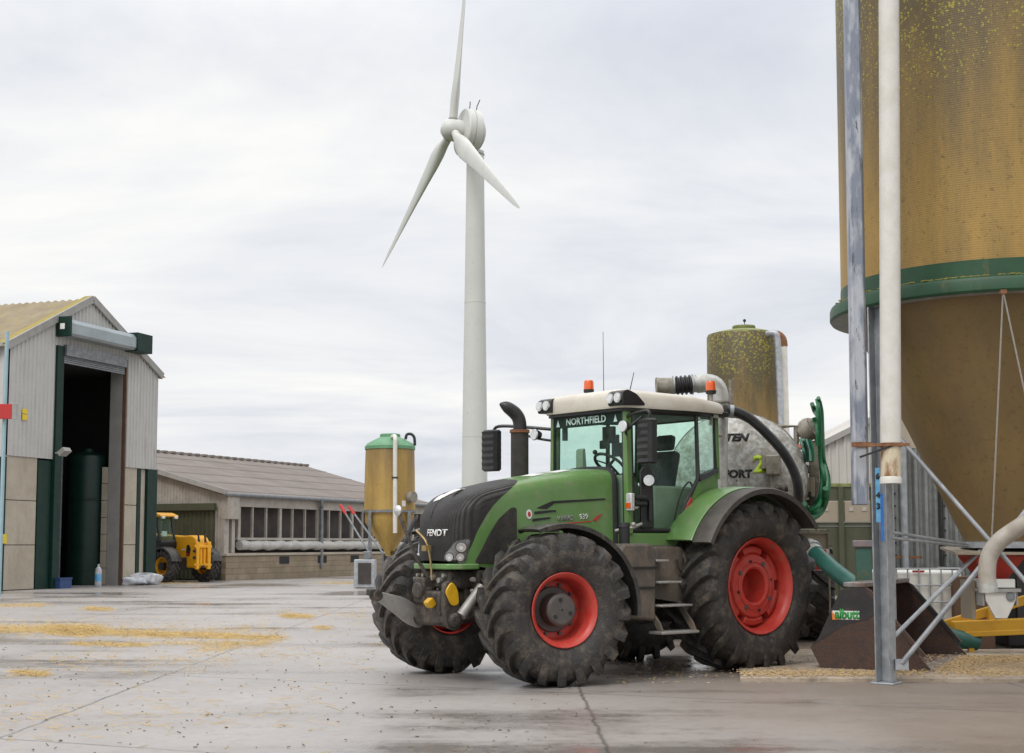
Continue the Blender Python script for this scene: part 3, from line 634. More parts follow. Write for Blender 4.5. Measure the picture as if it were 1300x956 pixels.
bo = tag(MB().lathe([(.01,0),(.15,0),(.16,.1),(.16,.62),(.12,.74),(.055,.8),(.055,.9),(.01,.9)], 18).build('drum_bottle', M['plastic_bag'], loc=bt), 'small white bottle beside the right jamb of the open barn door', 'bottle'); bo.scale = (.72,.72,.85)
MB().lathe([(.163,.2),(.163,.5)], 18).build('label_band', M['blue_tape'], bo)
def bag(px, py, D, lx, ly, lz, rz, label):
    p = at(px, py, D); p.z = 0; b = MB(); n1, n2 = 20, 12
    prof = []; vs = []; fs = []
    for j in range(n2 + 1):
        th = -math.pi/2 + math.pi * j / n2
        for i in range(n1):
            a = 2*math.pi*i/n1; cr_ = lambda q: math.copysign(abs(q) ** .6, q)
            wv = 1 + .12 * math.sin(3*a + j) + .08 * math.sin(7*a)
            vs.append((cr_(math.cos(a)) * cr_(math.cos(th)) * lx * wv, cr_(math.sin(a)) * cr_(math.cos(th)) * ly * wv, lz + lz * cr_(math.sin(th)) * (1 + .2 * math.sin(2*a+px))))
    for j in range(n2):
        for i in range(n1): fs.append((j*n1+i, j*n1+(i+1)%n1, (j+1)*n1+(i+1)%n1, (j+1)*n1+i))
    b.add(vs, fs); o = b.build('feed_bag', M['plastic_bag'], loc=p, rot=(0,0,rz), angle=80, merge=1e-4); return tag(o, label, 'bag', 'feed bags dropped by the barn corner')
bag(170, 740, 50.8, .48, .3, .14, .4, 'crumpled white feed bag lying left of the other bag by the barn corner'); bag(184, 741, 51.2, .55, .32, .20, -.2, 'larger white feed bag lying nearest the yellow telehandler wheel')

# red ended rail on a pale blue post, far left
rp_ = at(2, 600, 40); sg = empty('barrier_sign', (rp_.x, 40, 0), 0, 'red board with a grey end on a pale blue post at the far left', 'sign')
z0, z1 = at(9, 532, 40).z, at(9, 513, 40).z
MB().cyl((0,.1,0),(0,.1,7.5),.055,seg=12).build('post', M['pale_blue'], sg)
MB().box((-2.2,-.06,z0),(.26,.0,z1)).build('board', M['decal_red'], sg, bevel=.01); MB().box((.263,-.07,z0-.01),(.40,.01,z1+.01)).build('end_cap', M['trim'], sg, bevel=.006)

# ------------------------------------------------------------------ long livestock barn
LA = V((-11.55, 57, 0)); ld = V((.4, .917, 0)).normalized(); ln_ = V((ld.y, -ld.x, 0)); LL = 18.6; LEV, LRG, LW = 3.5, 5.68, 7.9
lb = empty('livestock_barn', LA, 0, 'long low livestock barn with a brown roof and open slatted side', 'barn')
def LP(u, z, o=0): return ld * u + ln_ * o + V((0, 0, z))
def lbox(mb, u0, u1, z0, z1, o0, o1, m=0):
    ps = [LP(u, z, o) for z in (z0, z1) for (u, o) in ((u0,o0),(u1,o0),(u1,o1),(u0,o1))]
    mb.add(ps, [(0,3,2,1),(4,5,6,7),(0,1,5,4),(1,2,6,5),(2,3,7,6),(3,0,4,7)], m)
# the block wall gets a frame of its own so its coursing runs along the wall
bw = MB().box((0,-.12,0),(LL,.12,.98)).build('block_wall', M['block'], lb, loc=LP(0,0,0), rot=(0,0,math.atan2(ld.y, ld.x)))
MB().box((-.03,-.17,.985),(LL,.15,1.09)).build('wall_coping', M['panel'], bw, bevel=.01)
for u in (3.9, 7.0, 9.9, 13): MB().box((u,-.135,.62),(u+.75,-.11,.93)).build('drain_opening', M['dark'], bw)
mb = MB(); lbox(mb, .95, LL, 2.98, 3.42, -.06, .03); mb.build('fascia_board', M['fascia'], lb)
mb = MB(); lbox(mb, .5, LL, 1.1, 3.0, -.5, -.42); mb.build('slatted_back', M['void'], lb)
u = 1.0; k = 0
while u < LL:
    mb = MB(); wq = .17 if k % 3 == 0 else .07; lbox(mb, u, u + wq, 1.6, 2.98, -.10, .0); mb.build('upright', M['fascia'], lb); u += 1.02; k += 1
mb = MB(); lbox(mb, .95, LL, 1.62, 1.72, -.12, .02); mb.build('sill_rail', M['fascia'], lb)
pts = [LP(1.0 + i * .35, 1.40 + .02 * math.sin(i * 1.7), .06) for i in range(int((LL - 1) / .35))]
mb = MB(); mb.tube(pts, [.19 + .02 * math.sin(i * 2.3) for i in range(len(pts))], 12); mb.build('rolled_curtain', M['curtain'], lb)
mb = MB(); lbox(mb, -.05, .8, 2.45, 3.42, -.12, .2); mb.build('corner_box', M['fascia'], lb, bevel=.02)
mb = MB(); lbox(mb, -.04, .28, .98, 2.45, -.12, .05); lbox(mb, .5, .72, 1.1, 2.45, -.12, .04); mb.build('corner_post', M['fascia'], lb)
mb = MB(); mb.tube([LP(-.3, LEV - .06, .22), LP(LL + .3, LEV - .06, .22)], .085, 10); mb.build('gutter', M['galv_dark'], lb)
for u in (7.1, 15): mb = MB(); mb.tube(bez([LP(u, LEV - .1, .22), LP(u + .05, LEV - .35, .2), LP(u + .15, LEV - .6, .14), LP(u + .15, .4, .16)], 4), .085, 10); mb.build('downpipe', M['galv_dark'], lb)
for s in (1, -1):
    mb = MB(); roof_sheet(mb, LP(-.25, LRG, -LW), ld, LL + .5, ln_ * s, LW + .25, (LRG - LEV) * (1 + .25 / LW), .15, .035); mb.build('roof_slope', M['barn_roof'], lb)
for k in range(5):
    t = .16 + k * .2; mb = MB(); p = LP(-.25, LRG - (LRG - LEV) * t + .03, -LW + LW * t); mb.bar(p, p + ld * (LL + .5), .03, .012); mb.build('sheet_lap', M['trim'], lb)
u = 0
while u < LL: mb = MB(); lbox(mb, u, u + .32, LRG + .0, LRG + .12, -LW - .16, -LW + .16); mb.build('ridge_vent', M['barn_roof'], lb, bevel=.02); u += .62
gz = lambda u: LRG - (LRG - LEV) * abs(u - LW) / LW - .08
mb = MB(); corrugated(mb, LP(0, 0), -ln_, 2 * LW, lambda u: 0 if u > 5.5 else (2.85 if u > .9 else .95), gz, -ld, .15, .03); mb.build('gable_cladding', M['fascia'], lb, flat=True)
mb = MB(); mb.bar(LP(-.3, LEV + .02, .3), LP(-.3, LRG + .02, -LW), .08, .2); mb.build('verge_board', M['trim'], lb)
mb = MB(); corrugated(mb, LP(-.1, 0, -.4), -ln_, 4.9, .05, 2.85, -ld, .2, .04); dr = mb.build('sliding_door', M['olive'], lb, flat=True)
mb = MB(); mb.bar(LP(-.2, 2.95, -.3), LP(-.2, 2.95, -5.5), .2, .28); mb.build('door_rail', M['olive'], dr)
mb = MB(); lbox(mb, -.12, .05, .0, 1.0, -.39, -.1); mb.build('corner_plinth', M['dark'], lb)
mb = MB(); corrugated(mb, LP(LL, 0), -ln_, 2 * LW, 0, gz, ld, .15, .03); mb.build('gable_cladding', M['fascia'], lb, flat=True)
mb = MB(); lbox(mb, 0, LL, 0, LEV - .1, -2*LW - .1, -2*LW); mb.build('rear_wall', M['fascia'], lb)

# ------------------------------------------------------------------ small silo, middle distance
sp0 = at(495, 600, 50); ss = empty('feed_silo', (sp0.x, 50, 0), 0, 'small ochre feed silo with a green cap in front of the long barn', 'silo')
zz = lambda py: at(495, py, 50).z
r_ = .90
body = MB().lathe([(.86,zz(570)),(.88,zz(600)),(r_,zz(648)),(r_*.965,zz(649)),(r_*.955,zz(663)),(.14,zz(702)),(.14,zz(706))], 48).build('silo_shell', M['silo_mid'], ss)
MB().lathe([(.89,zz(571)),(.89,zz(567)),(.80,zz(563)),(.36,zz(555)),(.36,zz(552)),(.34,zz(551)),(.01,zz(551))], 48).build('cap', M['cap_green'], ss)
MB().lathe([(.92,zz(651)),(.97,zz(651)),(.97,zz(648)),(.92,zz(648)),(.92,zz(651))], 48).build('ring_beam', M['galv_dark'], ss)
for a in (-40, 50, 140, 230): MB().bar((.96*math.cos(R(a)),.96*math.sin(R(a)),0),(.96*math.cos(R(a)),.96*math.sin(R(a)),zz(649)),.1,.1).build('leg', M['galv_dark'], ss)
MB().tube(bez([(.12,-.5,zz(556)),(.22,-.8,zz(556)),(.26,-.98,zz(560)),(.26,-1.0,zz(575)),(.28,-1.0,zz(677))],5),.075,12).build('fill_pipe', M['pvc'], ss)
MB().box((.16,-1.08,zz(609)),(.36,-.9,zz(607))).build('pipe_clamp', M['ink'], ss)
MB().tube(bez([(.55,-.1,zz(558)),(.6,-.1,zz(552)),(.75,-.1,zz(551.5)),(.86,-.1,zz(556)),(.88,-.1,zz(566))],5),.05,8).build('vent_pipe', M['ink'], ss)
MB().cyl((.72,-.52,zz(632)),(.90,-.65,zz(632)),.19,.2,20).build('inspection_hatch', M['mud_metal'], ss)
MB().cbox((.55,-.715,zz(640)),(.15,.02,.2),rz=R(38)).build('sign_plate', M['sticker'], ss)
MB().tube(bez([(.1,-.1,zz(702)),(.5,-.9,zz(700)),(.9,-.9,zz(665)),(1.0,-.7,zz(655))],6),.07,8).build('outlet_pipe', M['black_hose'], ss)
# equipment box and leaning augers
eb0 = at(463, 738, 47.5); eb = empty('cooling_unit', (eb0.x, 47.5, 0), 0, 'grey metal box with a dark grille left of the big front tyre', 'machine')
MB().box((-.33,-.3,.02),(.36,.35,.95)).build('housing', M['galv'], eb, bevel=.02); MB().box((-.19,-.335,.14),(.24,-.302,.84)).build('grille', M['void'], eb)
MB().box((-.05,-.1,.95),(.22,.15,1.22)).build('top_unit', M['galv_dark'], eb, bevel=.03)
def rod(x0, y0, x1, y1, D0, D1, label):
    p, q = at(x0, y0, D0), at(x1, y1, D1); p0 = V((q.x, q.y, 0)); o = empty('raised_auger', p0, 0, label, 'auger', 'raised augers by the small silo')
    MB().cyl(p - p0, q - p0, .035, seg=8).build('tube', M['galv_dark'], o); MB().cyl(p - p0, p - p0 + (q - p) * .17, .055, seg=8).build('red_handle', M['decal_red'], o)
    MB().cyl(q - p0, V((0,0,0)), .03, seg=8).build('stand', M['galv_dark'], o)
rod(432, 641, 472, 707, 49, 48.2, 'red tipped grey auger leaning left of the other one by the small silo'); rod(443, 643, 486, 702, 49, 48.4, 'red tipped grey auger nearer to the small silo leg')

# ------------------------------------------------------------------ tank silo behind the tractor
tp = at(947, 600, 38); ts = empty('fibreglass_silo', (tp.x, 38, 0), 0, 'lichen covered ochre silo with a domed top rising behind the slurry tanker', 'silo')
tz = lambda py: at(947, py, 38).z
tr = 1.0
MB().lathe([(.01,.3),(tr,.3),(tr*1.005,tz(500)),(tr,tz(428)),(tr*.965,tz(425.5))], 64).build('silo_shell', M['silo_far'], ts)
MB().lathe([(tr*.97,tz(425.5)),(tr*.8,tz(423)),(tr*.5,tz(419.8)),(.3,tz(418.6)),(.01,tz(418.6))], 64).build('dome', M['moss_cap'], ts)
MB().lathe([(.01,tz(414)),(.30,tz(414)),(.31,tz(415)),(.31,tz(418)),(.28,tz(420))], 40).build('hatch_lid', M['moss_cap'], ts)
MB().cyl((.02,0,tz(414)),(.02,0,tz(407.5)),.012,seg=6).sphere((.02,0,tz(407)),.045,10).build('aerial', M['ink'], ts)
x_ = lambda px: at(px, 500, 37).x - tp.x
MB().tube(bez([(x_(976),-.85,tz(430)),(x_(981),-.95,tz(429)),(x_(986),-1,tz(431)),(x_(988),-1,tz(438)),(x_(989),-1,tz(460)),(x_(991),-1,tz(560)),(x_(992),-1,.2)],6),.085,12).build('fill_pipe', M['galv'], ts)
pw = MB().tube([(x_(1000),-.45,tz(442)),(x_(1003),-.45,.2)],.115,14).build('vent_pipe', M['pvc'], ts)
MB().tube(bez([(x_(989),-.4,tz(428)),(x_(994),-.45,tz(429)),(x_(999),-.45,tz(434)),(x_(1000.5),-.45,tz(443))],5),.125,14).build('pipe_elbow', M['rust'], pw)
MB().cbox((0,0,.16),(2.1,2.1,.3)).build('plinth', M['panel'], ts)

# ------------------------------------------------------------------ big foreground silo
SC = V((5.53, 16, 0)); bs = empty('grain_silo', SC, 0, 'huge ochre fibreglass silo with a green ring and cone at the right edge', 'silo')
MB().lathe([(1.70,10.5),(1.725,8),(1.73,4.38)], 128).build('silo_shell', M['silo'], bs)
MB().lathe([(1.70,10.5),(1.5,10.75),(.9,11.15),(.3,11.3),(.3,11.45),(.01,11.45)], 64).build('dome', M['silo_green'], bs)
MB().lathe([(1.733,4.40),(1.737,4.22)], 128).build('green_band', M['silo_green'], bs)
rg = MB().lathe([(1.737,4.22),(1.80,4.215),(1.848,4.19),(1.86,4.16),(1.862,4.06),(1.845,4.035)], 128).build('ring_flange', M['silo_green'], bs)
MB().lathe([(1.845,4.033),(1.74,4.025),(1.60,4.05)], 128).build('flange_underside', M['galv'], rg)
mo = []
for k in range(900):
    a = R(random.uniform(175, 300)); q_ = random.gauss(0, .02)
    if math.sin(a*17) + math.sin(a*41+1) + random.gauss(0,.8) > -.3: mo.append(((1.775 + q_) * math.cos(a), (1.775 + q_) * math.sin(a), 4.218))
mbm = MB()
for p in mo: mbm.sphere(p, random.uniform(.006, .02), 6, sc=(1.4,1.4,.6))
o_ = mbm.build('moss_clumps', M['lichen'], rg); o_['kind'] = 'stuff'
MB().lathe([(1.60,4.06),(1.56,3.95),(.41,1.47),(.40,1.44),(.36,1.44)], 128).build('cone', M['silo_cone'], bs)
def legpos(a, r=1.76): return V((r * math.cos(R(a)), r * math.sin(R(a)), 0))
def silo_leg(a):
    p = legpos(a); o = MB(); Mr = Matrix.Translation(p) @ Matrix.Rotation(R(a) + R(25), 4, 'Z')
    o.prism([(-.085,-.085),(.085,-.085),(.085,-.07),(-.066,-.07),(-.066,.07),(.085,.07),(.085,.085),(-.085,.085)], 'xy', .02, 4.03, 0, Mr)
    o.box((-.13,-.13,0),(.13,.13,.02), 0, Mr); return o.build('leg', M['galv'], bs, bevel=.006)
lg = None
for a in (207, 282, 340, 40, 122): 
    q = silo_leg(a); lg = lg or q
L1 = legpos(207, 1.74); L2 = legpos(282, 1.7)
def strut(p, q, r=.024, name='brace'):
    return MB().cyl(p, q, r, seg=10).build(name, M['galv'], bs)
strut(L1 + V((.05,-.06,2.75)), L2 + V((0,0,.25))); strut(L1 + V((.14,-.06,.22)), L2 + V((0,.06,2.6)), .028)
strut(L1 + V((.05,.05,.45)), legpos(20, 1.7) + V((0,0,3.0)), .024)
MB().box((-.05,-.03,-.05),(.09,.03,.06)).build('brace_bracket', M['galv'], bs, loc=L1 + V((.12,-.04,.2)))
for dz in (0, -.06): strut(L1 + V((.08,0,1.60+dz)), V((-.42,-.1,1.47 + dz * .4)), .018, 'tie_bar')
strut(L2 + V((0,0,1.6)), V((.42,-.1,1.47)), .018, 'tie_bar'); MB().lathe([(.43,1.43),(.47,1.43),(.47,1.50),(.43,1.50),(.43,1.43)], 40).build('outlet_ring', M['galv'], bs)
MB().tube([V((-.55,-1.79,4.03)), V((-.29,-.45,1.48))], .009, 6).build('rope', M['rope'], bs); MB().tube([V((-.55,-1.79,4.03)), V((-.02,-1.15,2.45)), V((.3,-.75,1.6))], .009, 6).build('rope', M['rope'], bs)
MB().box((-.58,-1.82,4.0),(-.52,-1.76,4.04)).build('rope_eye', M['rust'], bs)
# measuring tape marks on the front leg
mk = lambda px, py, D: at(px, py, D) - SC
t0 = mk(1111, 594, 14.95); t1 = mk(1118, 663, 14.95)
tpq = MB().box((t0.x, -.008, t1.z),(t1.x, .008, t0.z)).build('measuring_strip', M['blue_tape'], bs, loc=(0, t0.y, 0))
MB().box((t1.x + .001, -.006, t1.z - .2),(t1.x + .035, .006, t1.z + .30)).build('blue_streak', M['blue_dark'], tpq)
for ch, py in (('6', 605), ('4', 629), ('3', 643)): text(ch, .085, 'figure', M['ink'], tpq, ((t0.x+t1.x)/2, -.009, mk(1114, py, 14.95).z), (1,0,0), (0,0,1), .002, bold=.004)

# pipes clamped in front of the silo
def vert_pipe(name, px0, py0, px1, py1, D, r, mt, label, cat, top=11.5):
    a = at(px1, py1, D); b = at(px0, py0, D); dr_ = (b - a).normalized(); b = a + dr_ * (top - a.z)
    e = empty(name, (a.x, a.y, 0), 0, label, cat); return e, a - V((a.x, a.y, 0)), b - V((a.x, a.y, 0)), dr_
e, a, b, dr_ = vert_pipe('filling_pipe', 1128.5, 0, 1131, 614, 14.15, .1, 'pvc', 'thick white vertical pipe with a rust stained end in front of the silo', 'pipe')
p = a + dr_ * .38
MB().tube([p, b], .103, 28).build('pipe', M['pvc'], e)
MB().tube([a + dr_ * .05, p], .1, 28, caps=False).build('stained_end', M['rusty_cap'], e); MB().lathe([(.085,.0),(.106,.0),(.108,.05),(.1,.07)], 28, c=a).build('end_collar', M['pvc'], e)
MB().lathe([(.103,0),(.118,0),(.118,.035),(.103,.035),(.103,0)], 28, c=a + dr_ * .37).build('clamp_band', M['rust'], e)
z_ = (a + dr_ * .385).z
MB().bar((-.36,.0,z_),(.17,-.1,z_),.025,.03).build('clamp_bar', M['rust'], e); MB().bar((-.3,.02,z_-.12),(.0,-.11,z_-.01),.012,.02).build('clamp_stay', M['ink'], e)
e2, a2, b2, dr2 = vert_pipe('vent_pipe', 1081, 0, 1092.5, 641, 14.35, .08, 'galv_pole', 'slim grey galvanised pole hanging left of the thick white pipe', 'pipe')
MB().prism([(-.083,-.05),(-.05,-.08),(.05,-.08),(.083,-.05),(.083,.05),(.05,.08),(-.05,.08),(-.083,.05)], 'xy', 0, (b2 - a2).length, 0, Matrix.Translation(a2) @ dr2.to_track_quat('Z', 'Y').to_matrix().to_4x4()).build('pole', M['galv_pole'], e2, bevel=.008)
MB().box((-.1,-.1,0),(.1,-.085,.05)).build('clamp_plate', M['rust'], e2, loc=a2 + dr2 * .58)

# auger outlet, curved spout, hopper box
ho = empty('outlet_hopper', SC + V((-.15,0,0)), 0, 'red hopper with a white chute under the outlet of the big silo', 'hopper')
MB().lathe([(.16,1.08),(.19,1.09),(.40,1.33),(.40,1.36)], 4, a0=R(45), a1=R(405)).build('red_funnel', M['red'], ho, flat=True)
MB().slab([(-.55,-.5,1.37),(.6,-.5,1.37),(.5,.4,1.43),(-.45,.4,1.43)], .025).build('cover_board', M['beige'], ho)
MB().box((-.20,-.3,.99),(.16,.15,1.09)).build('white_box', M['ibc'], ho, bevel=.01)
MB().prism([(-.19,.985),(.16,.985),(.15,.86),(.05,.66),(-.08,.66),(-.18,.86)], 'xz', -.33, -.29).build('chute', M['pvc'], ho, bevel=.006)
MB().box((-.23,-.36,.95),(.20,-.1,.985)).box((-.21,-.31,.8),(-.19,.1,.95)).box((.16,-.31,.8),(.18,.1,.95)).build('chute_frame', M['trim'], ho)
MB().cyl((.09,-.345,.90),(.09,-.28,.90),.05,seg=18).build('bearing', M['galv_dark'], ho)
MB().box((.78,3.9,.02),(1.34,4.5,1.02)).build('brown_box', M['brown_box'], ho, bevel=.01)
MB().box((-.26,-.1,.64),(-.22,.3,1.07)).build('side_plate', M['beige'], ho)
cpz = [mk(1255,752,14.6), mk(1253,728,14.6), mk(1256,706,14.6), mk(1268,688,14.55), mk(1285,675,14.5), mk(1305,663,14.4), mk(1345,645,14.2)]
cs = empty('curved_spout', SC, 0, 'curved cream pipe bending down into the white chute', 'pipe'); MB().tube(bez(cpz, 8), .088, 20).build('pipe', M['spout'], cs)
MB().cyl(cpz[0], cpz[0] + (cpz[1]-cpz[0])*.5, .094, seg=20).build('coupling', M['pipe_galv'], cs)
# yellow frame
def q(px, py, D): return at(px, py, D)
yf0 = V((6.6, 19, 0)); yf = empty('auger_trailer', yf0, 0, 'yellow steel auger trailer on the ground under the big silo', 'trailer')
def yb(a, b, w, h): return MB().bar(a - yf0, b - yf0, w, h)
yb(q(1209,796,19.0), q(1345,790,18.9), .17, .15).build('base_beam', M['beam_yellow'], yf, bevel=.01); yb(q(1211,806,18.95), q(1345,800,18.85), .11, .07).build('lower_rail', M['beam_yellow'], yf, bevel=.01)
yb(q(1190,796,19.2), q(1345,748,18.9), .12, .12).build('sloping_beam', M['beam_yellow'], yf, bevel=.01); yb(q(1258,774,19.0), q(1258,792,18.98), .09, .09).build('upright', M['beam_yellow'], yf, bevel=.008)
for px in (1232, 1330): p = q(px, 806, 18.95); MB().cbox(V((p.x, p.y, .1)) - yf0, (.07,.07,.2)).build('foot', M['beam_yellow'], yf)
# dark box added to stand in for the dark area beneath the silo
db = at(1312, 800, 20.5); dk = empty('dark_filler', (db.x, 20.6, 0), 0, 'added dark box filling the dark area behind the yellow frame', 'machine')
MB().box((-.45,-.3,.02),(1.2,.7,1.28)).build('housing', M['dark'], dk, bevel=.03); MB().box((-.3,-.33,.3),(.1,-.3,1.0)).build('dark_front', M['black'], dk)

# IBC tote
ib = empty('liquid_container', at(1172, 700, 20).xy.to_3d(), R(4), 'white caged plastic liquid container behind the rusty bucket', 'container')
IW = .56
MB().box((-IW,0,.16),(IW,.98,1.10)).build('bottle', M['ibc'], ib, bevel=.05)
for k in range(8):
    x = -IW + 2 * IW * k / 7; MB().tube([(x,-.025,.14),(x,-.025,1.13)], .011, 8).build('cage_bar', M['galv'], ib)
for k in range(5): z = .2 + k * .232; MB().tube([(-IW-.02,-.04,z),(IW+.02,-.04,z),(IW+.03,1.0,z)], .011, 8).build('cage_bar', M['galv'], ib)
for y in (.3, .6, .95): MB().tube([(IW+.02,y,.14),(IW+.02,y,1.13)], .011, 8).build('cage_bar', M['galv'], ib)
MB().box((-.17,-.032,1.075),(.0,-.02,1.105)).build('red_cap', M['red'], ib); MB().box((-IW,0,0),(IW,1,.13)).build('pallet', M['galv_dark'], ib)

# corrugated galvanised bin wall behind
cw0 = at(1118, 700, 22); cwx = empty('bin_wall', (cw0.x, 22, 0), R(3), 'galvanised ribbed bin wall with bolt rows behind the white container', 'wall')
mb = MB(); corrugated(mb, (0,0,0), (1,0,0), 3.6, .02, 2.95, (0,-1,0), .155, .055, duty=.5); mb.build('ribbed_sheet', M['rib_sheet'], cwx, flat=True)
mb = MB(); mb.box((.9,-.085,.02),(.94,-.06,2.95)); mb.build('seam', M['dark'], cwx)
mb = MB(); mb.tube([(.34,-.14,.9),(.34,-.14,3.05)], .055, 12); mb.build('downpipe', M['galv'], cwx)
mb = MB()
for c_x in (.22, 1.0, 2.05):
    for k in range(14): mb.cyl((c_x+.0,-.072,.35 + k*.19),(c_x,-.05,.35 + k*.19),.016,seg=6)
o_ = mb.build('bolt_row', M['ink'], cwx); o_['kind'] = 'stuff'
MB().box((-.1,-.05,2.955),(3.6,.05,3.45)).build('cream_fascia', M['panel'], cwx)
MB().box((.05,-.14,1.25),(.6,-.13,1.29)).build('pipe_clip', M['rust'], cwx)

# shed at the right
sh0 = at(1018, 700, 31); sh = empty('green_shed', (sh0.x, 31, 0), R(-2), 'pale clad shed with a dark green lower wall behind the hoses', 'shed')
s_z = lambda py: at(1060, py, 31).z
xe = at(1048, 562, 31).x - sh0.x; x2 = at(1100, 537, 31).x - sh0.x; sl = (s_z(537) - s_z(563)) / (x2 - xe)
RT = 3.9
mb = MB(); corrugated(mb, (0,0,0), (1,0,0), 2 * RT, s_z(614), lambda u: s_z(563) - xe * sl + (u if u < RT else 2*RT - u) * sl, (0,-1,0), .17, .03); mb.build('upper_cladding', M['shed'], sh, flat=True)
for s in (0, 1):
    MB().bar((0 if s == 0 else 2*RT, -.06, s_z(563) - xe*sl + .03), (RT, -.06, s_z(563) - xe*sl + RT*sl + .03), .1, .12).build('verge_trim', M['trim'], sh)
MB().box((0,-.08,s_z(618)),(2*RT,.06,s_z(614))).build('trim_rail', M['moss_cap'], sh); MB().box((0,-.05,s_z(636)),(2*RT,.05,s_z(618.3))).build('beam', M['olive'], sh)
for (a, b) in ((1000, 1064), (1071, 1104), (1112, 1150), (1158, 1200)):
    xa, xb = (at(q_, 650, 31).x - sh0.x for q_ in (a, b)); pn = MB().box((xa,-.06,s_z(663)),(xb,.02,s_z(636.3))).build('beige_panel', M['beige'], sh, bevel=.01)
    for t in (.25, .75): MB().box((xa+(xb-xa)*t-.05,-.075,s_z(649)),(xa+(xb-xa)*t+.05,-.062,s_z(644))).build('fixing_plate', M['fascia'], pn)
MB().box((0,-.03,s_z(668)),(2*RT,.05,s_z(663.2))).build('mid_rail', M['olive'], sh)
MB().box((0,-.01,.35),(2*RT,.08,s_z(668.2))).build('green_wall', M['olive'], sh); MB().box((0,-.05,0),(2*RT,.1,.35)).build('plinth', M['panel'], sh)
for px in (1066.5, 1107): xa = at(px, 650, 31).x - sh0.x; MB().box((xa-.055,-.10,.0),(xa+.055,-.062,s_z(618.4))).build('post', M['olive'], sh)
for s in (0, 1):
    mb = MB(); roof_sheet(mb, (RT, -.1, s_z(563) - xe*sl + RT*sl + .08), (0,1,0), 12, (-1 if s == 0 else 1, 0, 0), RT + .15, sl * (RT + .15), .2, .04); mb.build('roof_slope', M['shed'], sh)
for x in (0, 2*RT): MB().box((x-.05,.08,0),(x+.05,12,s_z(563)-xe*sl)).build('side_wall', M['olive'], sh)

# teal box on its stand
tb0 = at(1096, 700, 17.6); tb = empty('control_box', (tb0.x, 17.6, 0), R(-8), 'teal metal box with a faded lid beside the front silo leg', 'box')
tbz = lambda py: at(1096, py, 17.6).z
MB().box((-.095,-.08,tbz(740)),(.095,.1,tbz(695))).build('case', M['teal'], tb, bevel=.006); MB().box((-.12,-.11,tbz(694.7)),(.12,.13,tbz(686))).build('lid', M['lilac'], tb, bevel=.012)
MB().box((-.03,-.02,0),(.03,.04,tbz(740.3))).build('stand', M['galv_dark'], tb)

# loader bucket
BT = V((4.67, 16.0, .05)); bf = V((.89, -.455, 0)).normalized(); bwv = V((.455, .89, 0)).normalized(); BL = 1.36; BWD = 2.4
bk = empty('loader_bucket', BT - bf * BL, math.atan2(bf.y, bf.x), 'rusty brown loader bucket with a green and orange decal on its side', 'bucket')
side = [(.12,.0),(0,.23),(.10,.34),(.32,.80),(.36,.90),(.60,.955),(.66,.93),(.92,.60),(1.12,.34),(1.24,.16),(1.36,.03),(1.30,.0)]
sd1 = MB().prism(side, 'xz', 0, .035).build('side_plate', M['bucket'], bk, bevel=.005); MB().prism(side, 'xz', BWD - .035, BWD).build('side_plate', M['bucket'], bk, bevel=.005)
MB().prism([(.02,.25),(.10,.34),(.32,.80),(.36,.89),(.60,.945),(.65,.92),(.84,.68),(.66,.56),(.40,.50),(.2,.36)], 'xz', -.004, -.001).build('painted_area', M['bucket_black'], sd1)
shell = [(.60,.955),(.36,.90),(.32,.80),(.10,.34),(.0,.23),(.12,.0),(1.30,.0)]; inn = [(1.28,.03),(.15,.03),(.045,.235),(.13,.33),(.35,.79),(.39,.87),(.61,.925)]
MB().prism(shell + inn, 'xz', .036, BWD - .036).build('shell', M['bucket'], bk, angle=25)
MB().prism([(1.18,.032),(1.30,.032),(1.38,.012),(1.38,-.0),(1.30,-.0),(1.30,.028)][:5], 'xz', .0, BWD).build('cutting_edge', M['bucket_edge'], bk)
MB().box((.40,-.01,.93),(.66,BWD+.01,.985)).build('top_rail', M['bucket_edge'], bk, bevel=.008, rot=(0, 0, 0))
MB().prism([(.655,.93),(.71,.9),(1.30,.19),(1.27,.16),(.68,.86)], 'xz', BWD-.06, BWD+.01).build('rim_strip', M['bucket_black'], sd1); MB().prism([(.655,.93),(.71,.9),(1.30,.19),(1.27,.16),(.68,.86)], 'xz', -.01, .05).build('rim_strip', M['bucket'], sd1)
dec = MB().box((.27,-.008,.56),(.58,-.005,.66)).build('decal', M['sticker'], sd1); text('albutt', .15, 'lettering', M['albutt_green'], dec, (.44,-.008,.618), (1,0,0), (0,0,1), .003, bold=.006, sx=.80)
MB().prism([(.262,.655),(.30,.61),(.30,.58),(.35,.56),(.27,.555)], 'xz', -.011, -.008).build('orange_mark', M['decal_orange'], dec)

# green suction hose across to the bucket
hp = [at(1026,694,20.2), at(1034,702,20.0), at(1064,728,19.4), at(1098,752,18.9), at(1140,780,18.9), at(1200,806,18.9), at(1240,815,19.0)]
hs = empty('suction_hose', V((hp[-1].x, hp[-1].y, 0)), 0, 'thick dark green hose sloping from the tanker down behind the bucket', 'hose'); ho_ = V((hp[-1].x, hp[-1].y, 0))
MB().tube(bez([p - ho_ for p in hp[1:]], 8), .115, 18).build('hose', M['dkgreen_hose'], hs); MB().cyl(hp[0] - ho_, hp[1] - ho_ + (hp[2]-hp[1]) * .06, .125, seg=20).build('coupling', M['pipe_galv'], hs)
MB().cyl(hp[0] - ho_ + (hp[1]-hp[0]) * .5, hp[0] - ho_ + (hp[1]-hp[0]) * .75, .15, seg=20).build('clamp_ring', M['galv'], hs)

